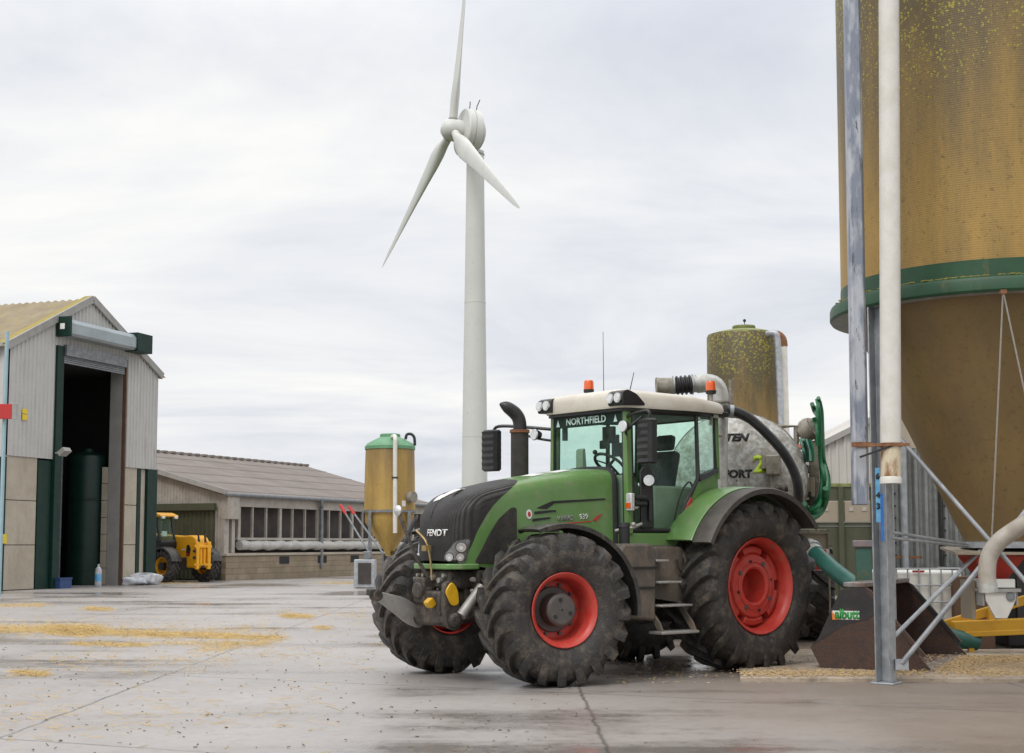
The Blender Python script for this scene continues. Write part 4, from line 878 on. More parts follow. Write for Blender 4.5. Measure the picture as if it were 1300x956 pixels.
# ------------------------------------------------------------------ wind turbine
TD, PSI, TH, TILT, BLN = 166.086, .4023, .0467, .0726, 27.19
hub = at(574, 165, TD)
ax = V((-math.cos(PSI) * math.cos(TILT), -math.sin(PSI) * math.cos(TILT), math.sin(TILT)))
uu = V((math.sin(PSI), -math.cos(PSI), 0)); vv = ax.cross(uu); vv = vv if vv.z > 0 else -vv
tw = hub - ax * 3.0; tw.z = 0
wt = empty('wind_turbine', tw, 0, 'tall pale wind turbine with three blades standing beyond the yard', 'wind turbine')
hl = hub - tw; nz = hl.z - 2.3
MB().lathe([(1.62,0),(1.52,8),(1.40,20),(1.18,36),(1.05,nz-1.0),(1.05,nz)], 48).build('tower', M['turbine'], wt)
for zj in (14, 30): MB().lathe([(interp(zj, [(0,1.62),(8,1.52),(20,1.40),(36,1.18)]) + .004, zj), (interp(zj, [(0,1.62),(8,1.52),(20,1.40),(36,1.18)]) + .02, zj), (interp(zj, [(0,1.62),(8,1.52),(20,1.40),(36,1.18)]) + .02, zj + .12), (interp(zj, [(0,1.62),(8,1.52),(20,1.40),(36,1.18)]) + .001, zj + .12)], 40).build('tower_joint', M['turbine'], wt)
MB().lathe([(1.08,nz-.5),(1.1,nz-.5),(1.1,nz-.35),(1.08,nz-.35)], 40).build('yaw_ring', M['trim'], wt)
def alongax(prof, seg=40):
    b = MB().lathe(prof, seg, 'z'); X, Y_, Z = basis_z(ax); Mx = Matrix((( X.x, Y_.x, Z.x, hl.x), (X.y, Y_.y, Z.y, hl.y), (X.z, Y_.z, Z.z, hl.z), (0,0,0,1)))
    b.v = [tuple(Mx @ V(p)) for p in b.v]; return b
alongax([(.01,-3.9),(1.2,-3.9),(1.75,-3.6),(1.9,-3.1),(1.9,-2.6)]).build('nacelle', M['turbine'], wt)
gn = alongax([(1.9,-3.0),(2.7,-3.0),(2.85,-2.9),(2.85,-2.2),(2.72,-2.15),(2.72,-2.05),(2.85,-2.0),(2.85,-1.35),(2.7,-1.2),(1.4,-1.1)]).build('generator_ring', M['turbine'], wt)
hb = alongax([(1.4,-1.3),(1.35,-.6),(1.3,.2),(1.15,.8),(.7,1.25),(.01,1.4)]).build('hub', M['turbine'], wt)
sn = [(.6,.15,.9),(-.5,-.2,1.4)]
for s in (0, 1):
    p = hl - ax * (2.2 + s * .9) + V((0, 0, 2.8)); MB().tube([p, p + V((.1,0,.7)), p + V((.1 + .35*s,0,1.1 + .4*s))], .06, 6).build('wind_sensor', M['ink'], wt)
for k in range(3):
    an = TH + k * 2 * math.pi / 3
    d = uu * math.sin(an) + vv * math.cos(an); tq = uu * math.cos(an) - vv * math.sin(an)
    ch = [(.8,1.0,1.0,0),(1.6,1.0,1.0,0),(2.6,1.25,.78,.1),(4.2,2.0,.50,.35),(6.0,2.35,.34,.30),(9,2.05,.28,.22),(14,1.55,.2,.14),(20,1.05,.13,.08),(25,.62,.07,.03),(26.8,.3,.03,.0),(BLN,.05,.01,0)]
    vs = []; n_ = 24
    for (s, c, th_, tw_) in ch:
        cu_ = math.cos(-tw_*.5 - .06); su = math.sin(-tw_*.5 - .06)
        for i in range(n_):
            a = 2*math.pi*i/n_; x = math.cos(a) * c / 2 if c <= 1.0 and th_ >= .9 else (math.cos(a) * c / 2 - c * .18); y = math.sin(a) * th_ * c / 2 if th_ >= .9 else math.sin(a) * c * th_ * .5 * (1 - .35 * math.cos(a) * -1)
            pp = hl + d * s + (tq * (-x)) * cu_ + ax * x * su + ax * y * cu_ + tq * y * su; vs.append(pp)
    K = len(ch); fs = [(j*n_+i, j*n_+(i+1)%n_, (j+1)*n_+(i+1)%n_, (j+1)*n_+i) for j in range(K-1) for i in range(n_)]; fs += [tuple(range(n_)), tuple(reversed(range((K-1)*n_, K*n_)))]
    bl = MB().add(vs, fs).build('blade', M['turbine'], wt, angle=60)
    MB().cyl(hl + d * 1.25, hl + d * 1.42, 1.06 * .5 + .03, seg=24).build('blade_collar', M['trim'], bl)
# ------------------------------------------------------------------ wheels
def tyre_mesh(R_, W_, Rr, n, hl, sweep, m_=0, prof_bulge=1.05):
    mb = MB(); h = W_ / 2
    half = [(0, R_-hl), (.5*h, R_-hl-.004), (.82*h, R_-hl-.022), (.95*h, R_-hl-.055), (1.0*h, R_-hl-.11), (prof_bulge*h, (R_*.55+Rr*.45)), (prof_bulge*h*.995, (R_*.38+Rr*.62)), (.97*h, Rr+.09), (.90*h, Rr+.055), (.885*h, Rr+.06), (.87*h, Rr+.05), (.80*h, Rr+.025), (.76*h, Rr-.01), (.70*h, Rr-.02)]
    prof = [(r, -y) for y, r in reversed(half)] + [(r, y) for y, r in half[1:]]
    mb.lathe(prof, 96, 'y')
    def carc(y): return interp(abs(y), [(a, b) for a, b in half[:6]])
    for side in (1, -1):
        for i in range(n):
            a0 = 2*math.pi*(i + (.5 if side > 0 else 0)) / n; st = []
            for s in (0, .15, .35, .55, .75, .9, 1.0):
                y = side * (-.02 + s * (h * .985 + .02)); da = sweep * (s - .3*s*s) / .7
                st.append((y, carc(y) - .012, R_ - .012 * s * s - (.012 if s == 1 else 0), a0 - da, (.026 + .020*s) / R_, (.045 + .03*s) / R_))
            da = sweep * 1.04
            st.append((side * h * 1.035, R_-hl-.17, R_ - .05, a0 - da, .046/R_, .07/R_))
            st.append((side * h * 1.045, R_-hl-.20, R_ - hl - .10, a0 - da*1.03, .045/R_, .06/R_))
            vs = []
            for (y, rb, rt, a, wt_, wb) in st:
                for (r, q) in ((rb, -wb), (rt, -wt_), (rt, wt_), (rb, wb)): vs.append((r*math.cos(a+q), y, r*math.sin(a+q)))
            K = len(st); fs = [(0,3,2,1), (4*K-4,4*K-3,4*K-2,4*K-1)]
            for j in range(K-1):
                for k in range(4): k2 = (k+1) % 4; fs.append((4*j+k, 4*j+k2, 4*j+4+k2, 4*j+4+k))
            mb.add(vs, fs)
    return mb
def make_front_wheel(parent, loc, rz, mirror=False):
    hubm = MB().cyl((0,-.17,0),(0,.2,0),.17,seg=32).lathe([(.01,-.19),(.15,-.19),(.172,-.17)], 32, 'y')
    hubm.cyl((0,.0,0),(0,.12,0),.24,seg=32)
    wv = hubm.build('front_wheel', M['hub'], parent, bevel=.01, loc=loc, rot=(0,0,rz))
    if mirror: wv.scale = (1,-1,1)
    for a in (90, 210, 330): MB().cyl((.105*math.cos(R(a+10)),-.196,.105*math.sin(R(a+10))),(.105*math.cos(R(a+10)),-.17,.105*math.sin(R(a+10))),.022,seg=12).build('hub_bolt', M['ink'], wv)
    tyre_mesh(.805,.585,.365,20,.052,.40).build('tyre', M['rubber'], wv, angle=38)
    sc_ = lambda pr: [(r*.94, y) for r, y in pr]
    rm = MB().lathe(sc_([(.355,.22),(.372,.24),(.372,-.20),(.385,-.225),(.412,-.24),(.418,-.255),(.408,-.262),(.39,-.25),(.365,-.225),(.352,-.20),(.345,-.12),(.335,-.05),(.33,.015),(.315,.03),(.20,.035),(.16,.035)]), 72, 'y')
    ro = rm.build('rim', M['rim'], wv, angle=30)
    for k in range(10):
        a = 2*math.pi*k/10; c = (.265*math.cos(a), .265*math.sin(a)); MB().cyl((c[0],.0,c[1]),(c[0],.04,c[1]),.02,seg=6).build('wheel_bolt', M['hub'], ro)
    a = R(250); MB().cyl((.33*math.cos(a),-.12,.33*math.sin(a)),(.35*math.cos(a),-.2,.35*math.sin(a)),.008,seg=6).build('valve', M['brass'], ro)
    return wv
def make_rear_wheel(parent, loc, mirror=False):
    wv = MB().lathe([(.19,.1),(.20,-.2),(.225,-.215),(.36,-.20),(.375,-.18),(.385,-.13),(.385,.06),(.30,.08),(.19,.1)], 64, 'y').build('rear_wheel', M['rim'], parent, loc=loc, angle=30)
    if mirror: wv.scale = (1,-1,1)
    tyre_mesh(1.0,.72,.535,21,.06,.34).build('tyre', M['rubber'], wv, angle=38)
    rm = MB().lathe([(.50,.25),(.515,.27),(.515,-.24),(.53,-.275),(.558,-.295),(.566,-.31),(.555,-.32),(.535,-.305),(.512,-.275),(.498,-.24),(.49,-.1),(.485,.0),(.47,.05),(.38,.06)], 80, 'y').build('rim', M['rim'], wv, angle=30)
    for k in range(6):
        a0 = R(k*60 + 8); a1 = a0 + R(44); vs = []; n_ = 8
        for (r, y) in ((.372,-.17),(.40,-.195),(.455,-.18),(.487,-.12),(.487,.03),(.375,.03)):
            for i in range(n_+1): a = a0 + (a1-a0)*i/n_; vs.append((r*math.cos(a), y, r*math.sin(a)))
        K = n_+1; fs = [(j*K+i, j*K+i+1, ((j+1)%6)*K+i+1, ((j+1)%6)*K+i) for j in range(6) for i in range(n_)] + [tuple(j*K for j in range(6)), tuple(j*K+n_ for j in reversed(range(6)))]
        MB().add(vs, fs).build('rim_lug', M['rim'], rm, bevel=.008, angle=40)
    for k in range(8):
        a = 2*math.pi*(k+.3)/8; r = .29; MB().cyl((r*math.cos(a),-.222,r*math.sin(a)),(r*math.cos(a),-.2,r*math.sin(a)),.026 if k%2 else .017,seg=12).build('wheel_bolt', M['hub'] if k%2 else M['ink'], wv)
    MB().cyl((0,.05,0),(0,.2,0),.19,seg=32).build('axle_end', M['rim'], wv)
    MB().lathe([(.27,-.2175),(.275,-.222),(.28,-.2165)], 48, 'y').build('cast_ring', M['rim'], wv)
    return wv

# ------------------------------------------------------------------ tractor (x to the rear, -y the near side)
TR = empty('tractor', (-.17, 15.83, 0), R(39), 'large green tractor with red rims, white cab roof and muddy tyres', 'tractor')
fw = make_front_wheel(TR, (-.03,-1.0,.79), R(-12)); make_front_wheel(TR, (0,1.0,.80), R(-12), True)
make_rear_wheel(TR, (2.93,-.97,.985)); make_rear_wheel(TR, (2.93,.97,.985), True)
# chassis
ch = MB().box((-.62,-.24,.80),(3.3,.24,1.18)).box((.9,-.36,.55),(3.2,.36,1.1)).build('chassis', M['iron'], TR, bevel=.03)
MB().cyl((2.93,-.8,1.0),(2.93,.8,1.0),.2,seg=24).box((2.75,-.4,.7),(3.5,.4,1.35)).build('rear_axle', M['iron'], TR, bevel=.02)
MB().prism([(-.72,.56),(-.25,.66),(.25,.66),(.72,.56),(.74,.86),(.2,.92),(-.2,.92),(-.74,.86)], 'yz', -.14, .16).cyl((.0,-.86,.8),(0,.86,.8),.12,seg=20).build('front_axle', M['iron'], TR, bevel=.02)
for s in (-1, 1): MB().cyl((-.2,s*.3,.72),(-.2,s*.72,.78),.035,seg=10).build('steering_cylinder', M['arm'], TR)
# hood shell
ZT = [(-.98,1.84),(-.9,1.90),(-.75,1.97),(-.6,2.02),(-.35,2.09),(0,2.165),(.4,2.235),(.85,2.30),(1.1,2.325),(1.35,2.33)]
ZB = [(-.98,1.30),(-.6,1.24),(-.25,1.20),(.1,1.42),(1.35,1.46)]
def plan_pts():
    P = []; n = 2.7
    for i in range(61):
        t = math.pi/2 * i/60; P.append((-.48 - .49*max(0, math.cos(t))**(2/n), -.42*math.sin(t)**(2/n)))
    for i in range(1, 61): x = -.48 + (1.33+.48)*i/60; P.append((x, -.42 - .07*max(0, (x+.2)/1.5)**1.3))
    return P
PP = plan_pts(); SS = [0]
for a, b in zip(PP, PP[1:]): SS.append(SS[-1] + math.hypot(a[0]-b[0], a[1]-b[1]))
def plan(s):
    s = min(max(s, 0), SS[-1]); lo = 0
    for i in range(len(SS)-1):
        if SS[i+1] >= s: lo = i; break
    t = (s-SS[lo])/max(1e-9, SS[lo+1]-SS[lo]); a, b = PP[lo], PP[lo+1]
    x, y = a[0]+(b[0]-a[0])*t, a[1]+(b[1]-a[1])*t
    j0, j1 = max(0, lo-1), min(len(PP)-1, lo+2); tx, ty = PP[j1][0]-PP[j0][0], PP[j1][1]-PP[j0][1]; l = math.hypot(tx, ty)
    nx, ny = ty/l, -tx/l
    return x, y, -nx if False else nx, ny
def s_of_x(x):
    for i in range(len(PP)-1):
        if PP[i+1][0] >= x: t = (x-PP[i][0])/max(1e-9, PP[i+1][0]-PP[i][0]); return SS[i]+(SS[i+1]-SS[i])*t
    return SS[-1]
XB = [(1.2,-.80),(1.3,-.75),(1.48,-.64),(1.65,-.58),(1.82,-.47),(1.93,-.36),(2.0,-.24),(2.06,-.10)]
SHO = [(.012,.085),(.03,.052),(.055,.028),(.085,.012),(.13,.002),(.19,-.006),(.27,-.012),(.36,-.016)]
NROW = 11
def hood_pt(s, row):
    x, y, nx, ny = plan(s)
    # inward normal
    if ny < 0: nx, ny = -nx, -ny
    zt = interp(x, ZT); zb = interp(x, ZB)
    if row < NROW:
        t = row/(NROW-1); z = zb + t*(zt-.13-zb); lean = .012*t + (.05*(1-t)**1.5 if x < -.2 else 0); nose = max(0, min(1, (-.5-x)/.4))
        lean += nose * .05 * t**2
        return V((x + nx*lean, min(0, y + ny*lean), z))
    k = row-NROW
    if k < len(SHO):
        ins, dr = SHO[k]; nose = max(0, min(1, (-.5-x)/.4)); ins2 = ins + .012 + nose*.05*(1+k*.12); dr2 = dr*(1+nose*.6)
        px, py = x + nx*ins2, y + ny*ins2
        if py > -.004: py = -.004*(1+0)
        return V((px, py, interp(px, ZT)*nose + zt*(1-nose) - dr2 if nose else zt-dr2))
    px = max(x, x + nx*.40); return V((px, 0, interp(px, ZT) + .018))
ROWS = NROW + len(SHO) + 1
def sb(row):
    if row < NROW:
        zt = 2.1; z = 1.22 + row/(NROW-1)*(1.99-1.22); return s_of_x(interp(z, XB))
    return s_of_x([-.15,-.08,-.02,.03,.06,.07,.08,.08,.08][row-NROW])
def skin(sf0, sf1, n, mirror=True):
    mb = MB()
    for sgn in (1, -1):
        vs = []
        for r in range(ROWS):
            s0, s1 = sf0(r), sf1(r)
            for i in range(n+1):
                p = hood_pt(s0 + (s1-s0)*i/n, r); vs.append((p.x, p.y*sgn, p.z))
        K = n+1; mb.add(vs, [(r*K+i, r*K+i+1, (r+1)*K+i+1, (r+1)*K+i) for r in range(ROWS-1) for i in range(n)])
    return mb
hood = skin(sb, lambda r: SS[-1], 44).build('hood', M['green'], TR, angle=40, merge=5e-4)
grille = skin(lambda r: 0, sb, 56).build('grille', M['grille'], TR, angle=40, merge=5e-4)
HB = bvh_of([hood, grille])
def drape(mb, name, mt, parent, d, eps=.004, **kw):
    """lay a flat patch (built with its thickness along -d) onto the hood"""
    d = V(d); nv = []
    for p in mb.v:
        p = V(p); h = -p.dot(d); base = p - d * p.dot(d); hit = HB.ray_cast(base - d*4, d)
        if hit[0] is None: hit = HB.find_nearest(base - d*2)
        nv.append(tuple((hit[0] if hit[0] is not None else p) - d*(h*1 + eps)) if hit[0] is not None else tuple(p))
    mb.v = nv; return mb.build(name, mt, parent, **kw)
def grid_patch(poly, plane, thick, d, cell=.05):
    """polygon subdivided so that it can bend"""
    bm = bmesh.new(); mk_ = {'xz': lambda a, b: V((a, 0, b)), 'yz': lambda a, b: V((0, a, b)), 'xy': lambda a, b: V((a, b, 0))}[plane]
    bm.faces.new([bm.verts.new(mk_(a, b)) for a, b in poly])
    axs = {'xz': (0, 2), 'yz': (1, 2), 'xy': (0, 1)}[plane]
    for k, axq in enumerate(axs):
        lo = min(p[k] for p in poly); hi = max(p[k] for p in poly); nn = V((0,0,0)); nn[axq] = 1; c = lo + cell
        while c < hi:
            co = V((0,0,0)); co[axq] = c; bmesh.ops.bisect_plane(bm, geom=bm.verts[:]+bm.edges[:]+bm.faces[:], dist=1e-5, plane_co=co, plane_no=nn); c += cell
    ext = bmesh.ops.extrude_face_region(bm, geom=bm.faces[:])
    for e_ in ext['geom']:
        if isinstance(e_, bmesh.types.BMVert): e_.co -= V(d) * thick
    bm.verts.index_update(); mb = MB(); mb.add([v.co.copy() for v in bm.verts], [[v.index for v in f.verts] for f in bm.faces]); bm.free(); return mb
def rnd(poly, r=.03, n=4):
    out_ = []
    for i in range(len(poly)):
        p0, p, p1 = V((*poly[i-1],0)), V((*poly[i],0)), V((*poly[(i+1) % len(poly)],0)); a = p + (p0-p).normalized()*min(r, (p0-p).length*.45); b = p + (p1-p).normalized()*min(r, (p1-p).length*.45)
        for k in range(n+1): t = k/n; q_ = a*(1-t)**2 + p*2*t*(1-t) + b*t*t; out_.append((q_.x, q_.y))
    return out_
for sgn in (-1, 1):
    d = (0, -sgn, 0)
    drape(grid_patch(rnd([(-.60,1.27),(-.10,1.27),(-.06,1.5),(-.055,1.87),(-.13,1.87),(-.30,1.74),(-.42,1.58)],.04), 'xz', .004, d), 'side_mesh', M['mesh'], hood, d, angle=30)
    # louvres and crease behind the side mesh
    for k, (x0, z0) in enumerate(((.19,1.80),(.16,1.72),(.13,1.64))):
        drape(grid_patch([(x0,z0),(x0+.30-.05*k,z0+.035),(x0+.30-.05*k,z0+.05),(x0+.26-.05*k,z0+.05),(x0-.0,z0+.03)], 'xz', .006, d), 'louvre', M['ink'], hood, d)
    drape(grid_patch([(.22,1.87),(.44,1.95),(1.2,1.995),(1.2,1.975),(.47,1.925),(.36,1.86)], 'xz', .003, d), 'crease', M['black'], hood, d)
    drape(grid_patch([(.22,1.87),(.44,1.94),(.36,1.86)], 'xz', .005, d), 'vent', M['ink'], hood, d)
    # lamp clusters set flush in the nose corners
    dn = V((.74, -sgn*.67, 0)).normalized(); e1 = V((0,0,1)).cross(-dn).normalized() * -sgn
    def corner_patch(poly, thick, name, mt, par, eps=.004, cell=.03):
        mb = grid_patch(poly, 'xz', thick, (0,1,0), cell); nv = []
        for p in mb.v:
            h = -p[1]; b_ = V((-.74, sgn*.30, 0)) + e1*p[0] + V((0,0,p[2])); hit = HB.ray_cast(b_ - dn*3, dn)
            nv.append(tuple((hit[0] if hit[0] is not None else b_) - dn*(h + eps)))
        mb.v = nv; return mb.build(name, mt, par, angle=30)
    circ = lambda x, z, r, n=20: [(x + r*math.cos(2*math.pi*i/n), z + r*math.sin(2*math.pi*i/n)) for i in range(n)]
    base = corner_patch(rnd([(-.15,1.275),(-.155,1.36),(-.09,1.42),(-.04,1.50),(.10,1.53),(.12,1.50),(.085,1.36),(.07,1.275)],.04), .010, 'headlight', M['lamp_housing'], grille)
    for (x, z, r) in ((.03,1.44,.062),(-.095,1.335,.05),(.02,1.335,.05)):
        rg_ = corner_patch(circ(x, z, r), .012, 'reflector', M['hub'], base, .008); corner_patch(circ(x, z, r*.80), .016, 'bulb', M['chrome'], rg_, .012); corner_patch(circ(x, z-.008, r*.30), .022, 'bulb_cap', M['lens'], rg_, .012)
# name plate on the nose, white emblem on top, decals on the near side
text('FENDT', .10, 'maker_lettering', M['letter'], grille, (-1.2,-.12,1.59), (0,-1,0), (0,0,1), .008, HB, (1,0,0), bold=.002, sx=.92)
drape(grid_patch([(-.80,.10),(-.77,.0),(-.60,-.05),(-.48,-.05),(-.54,.05),(-.66,.12)], 'xy', .006, (0,0,-1), .03), 'emblem_plate', M['white'], grille, (0,0,-1))
drape(grid_patch([(.30,-.06),(.34,-.24),(.52,-.22),(.50,-.02)], 'xy', .002, (0,0,-1)), 'hood_sticker', M['sticker'], hood, (0,0,-1)); drape(grid_patch([(.62,-.1),(.66,-.26),(.92,-.24),(.9,-.06)], 'xy', .002, (0,0,-1)), 'hood_sticker', M['sticker'], hood, (0,0,-1))
nd = (0,1,0)
text('VARIO', .082, 'side_lettering', M['tag_grey'], hood, (.50,-1,1.75), (1,0,.06), (0,0,1), .004, HB, nd, bold=.002, align='LEFT'); text('939', .085, 'side_lettering', M['letter'], hood, (.82,-1,1.775), (1,0,.06), (0,0,1), .004, HB, nd, bold=.001, align='LEFT')
drape(grid_patch([(.5,1.690),(1.0,1.725),(1.0,1.735),(.5,1.703)], 'xz', .002, nd), 'side_stripe', M['decal_red'], hood, nd); drape(grid_patch([(1.01,1.745),(1.10,1.80),(1.16,1.82),(1.06,1.73)], 'xz', .002, nd), 'side_mark', M['decal_red'], hood, nd)
st = drape(grid_patch([(.60,1.55),(.68,1.55),(.68,1.68),(.60,1.68)], 'xz', .002, nd), 'sticker', M['sticker'], hood, nd); drape(grid_patch([(.61,1.62),(.67,1.62),(.67,1.665),(.61,1.665)], 'xz', .005, nd), 'sticker_print', M['decal_blue'], st, nd)
drape(grid_patch([(.115+.04*math.cos(2*math.pi*i/16), 1.80+.052*math.sin(2*math.pi*i/16)) for i in range(16)], 'xz', .002, nd), 'round_sticker', M['sticker'], hood, nd)
drape(grid_patch([(.115+.02*math.cos(2*math.pi*i/12), 1.80+.03*math.sin(2*math.pi*i/12)) for i in range(12)], 'xz', .004, nd), 'sticker_print', M['decal_red'], hood, nd)
for sgn in (-1, 1):
    MB().tube([V((p.x + .012, p.y * sgn, p.z)) for p in (hood_pt(SS[-1], r_) for r_ in range(ROWS))], .034, 8).build('hood_gasket', M['ink'], hood)
# green lip and front frame
MB().prism(rnd([(-.92,-.30),(-.80,-.40),(-.55,-.42),(-.55,.42),(-.80,.40),(-.92,.30)],.04), 'xy', 1.205, 1.265).build('bumper_lip', M['green'], TR, bevel=.012)
MB().box((-.85,-.27,1.0),(-.5,.27,1.20)).box((-.55,-.36,.9),(.9,.36,1.2)).box((-.3,-.5,.95),(.25,-.3,1.15)).build('front_frame', M['iron'], TR, bevel=.03)
for (x, y, z, r) in ((-.86,-.12,1.09,.03),(-.86,.12,1.09,.03),(-.86,-.2,1.14,.022),(-.86,.2,1.05,.022),(-.86,0,1.12,.035),(-.62,-.37,1.1,.025),(-.45,-.37,1.02,.025),(-.62,-.37,.98,.02)):
    MB().cyl((x-.03,y,z) if y>-.3 else (x,y-.03,z),(x+.02,y,z) if y>-.3 else (x,y+.02,z),r,seg=10).build('frame_bolt', M['arm'], TR)
for k in range(4): MB().cyl((-.9,.16+.05*k,1.14-.04*(k%2)),(-.82,.16+.05*k,1.14-.04*(k%2)),.02,seg=10).build('hydraulic_coupler', M['mud_metal'], TR)
# front linkage
lk = MB().box((-.95,-.22,.62),(-.6,.22,.98)).cyl((-.86,-.42,.68),(-.86,.42,.68),.075,seg=18).build('front_linkage', M['iron'], TR, bevel=.03)
MB().prism(rnd([(-1.42,.90),(-1.36,.97),(-1.05,.90),(-.82,.78),(-.74,.66),(-.84,.56),(-1.0,.62),(-1.2,.76)],.05), 'xz', .27, .33).build('lift_arm', M['arm'], lk, bevel=.008)
MB().cyl((-1.40,.25,.93),(-1.40,.35,.93),.06,seg=16).box((-1.5,.26,.93),(-1.38,.34,1.0)).build('claw_hook', M['iron'], lk, bevel=.01)
MB().prism(rnd([(-.98,1.06),(-.90,1.10),(-.80,.86),(-.70,.70),(-.80,.56),(-.94,.60),(-.98,.8)],.05), 'xz', -.36, -.29).build('lift_arm', M['iron'], lk, bevel=.01)
MB().prism(rnd([(-.99,.98),(-.90,1.09),(-.82,1.0),(-.80,.84),(-.90,.82)],.05), 'xz', -.385, -.362).build('safety_cover', M['yellow_plastic'], lk, bevel=.01); MB().prism(rnd([(-1.08,.86),(-1.0,.92),(-.94,.84),(-1.02,.79)],.03), 'xz', -.18, -.1).build('safety_cover', M['yellow_plastic'], lk, bevel=.01)
MB().cyl((-.80,-.40,.72),(-.52,-.40,1.02),.055,seg=16).build('lift_cylinder', M['arm'], lk); MB().cyl((-.80,.25,.72),(-.52,.25,1.02),.055,seg=16).build('lift_cylinder', M['arm'], lk)
MB().box((-.98,.02,.84),(-.82,.22,1.12)).cyl((-1.02,.1,.98),(-.85,.1,.98),.09,seg=16).build('pto_housing', M['iron'], lk, bevel=.02)
tl = MB().tube(bez([(-.92,.02,1.12),(-1.02,.10,1.34),(-1.10,.22,1.66),(-1.12,.27,1.78)],4), .02, 8).build('top_link', M['iron'], lk); MB().sphere((-1.13,.29,1.83),.062,16,sc=(.55,1,1)).build('ball_end', M['chrome'], tl)
MB().tube(bez([(-1.02,.10,1.62),(-1.0,-.05,1.5),(-.98,-.10,1.32),(-.97,-.12,1.1)],5), .012, 6).build('chain', M['brass'], tl); MB().box((-1.03,-.09,1.40),(-.96,-.01,1.46)).build('hook', M['brass'], tl)
MB().tube(bez([(-.5,-.36,1.1),(-.48,-.46,.98),(-.42,-.46,.84),(-.35,-.4,.78)],5), .016, 8).build('brake_hose', M['black_hose'], TR); MB().tube(bez([(-.42,-.36,1.14),(-.36,-.52,1.0),(-.2,-.55,.9)],5), .016, 8).build('brake_hose', M['black_hose'], TR)
MB().box((-.1,-.46,1.16),(1.0,.46,1.45)).box((.3,-.3,.9),(1.3,.3,1.5)).build('engine', M['iron'], TR, bevel=.03)
# front fenders follow the steered wheels
def arc_sheet(rad, a0, a1, y0, y1, thick, lip, n=28, tip=None):
    mb = MB(); sec = [(rad, y0 - .0), (rad + thick, y0), (rad + thick + .006, (y0+y1)/2), (rad + thick, y1), (rad, y1)]
    sec = [(rad - lip, y0), (rad + thick*.6, y0 - .004), (rad + thick, y0 + .02), (rad + thick + .008, (y0+y1)/2), (rad + thick, y1 - .02), (rad + thick*.6, y1 + .004), (rad - lip, y1), (rad - lip, y1 - .012), (rad, y1 - .014), (rad + .004, (y0+y1)/2), (rad, y0 + .014), (rad - lip, y0 + .012)]
    K = len(sec); vs = []
    for i in range(n+1):
        a = R(a0 + (a1-a0)*i/n)
        for r, y in sec: vs.append((r*math.cos(a), y, r*math.sin(a)))
    fs = [(i*K+k, i*K+(k+1)%K, (i+1)*K+(k+1)%K, (i+1)*K+k) for i in range(n) for k in range(K)] + [tuple(range(K)), tuple(reversed(range(n*K, (n+1)*K)))]
    return mb.add(vs, fs)
for (y, rz, m_) in ((-1.0, -14, 1), (1.0, -12, -1)):
    f = arc_sheet(.875, -6, 112, -.24, .27, .016, .035); f.box((-.30,-.16,.80),(-.05,.2,.83)); fo = f.build('front_fender', M['fender'], TR, loc=(0.02,y,.80), rot=(0,0,R(rz))); fo.scale = (1, m_, 1)
    fo2 = MB().tube([(.05,.3,.3),(.25,.25,.84)],.03,8).build('fender_stay', M['iron'], fo)
# rear fenders
for s in (-1, 1):
    ff = arc_sheet(1.12, 42, 153, -.22, .22, .03, .0).build('rear_fender', M['green'], TR, loc=(2.93, s*.92, 1.0))
    fl_ = arc_sheet(1.10, 37, 154, -.14, .14, .03, .04).build('fender_flare', M['flare'], ff, loc=(0, s*.362, 0))
    pl = [(2.93 + 1.135*math.cos(R(a)), 1.0 + 1.135*math.sin(R(a))) for a in range(40, 157, 6)]
    MB().prism(pl + [(2.0,1.46),(2.15,1.30),(3.8,1.30)], 'xz', s*.72 - .02, s*.72 + .02).build('inner_panel', M['green'], ff, loc=(-2.93, -s*.92, -1.0))
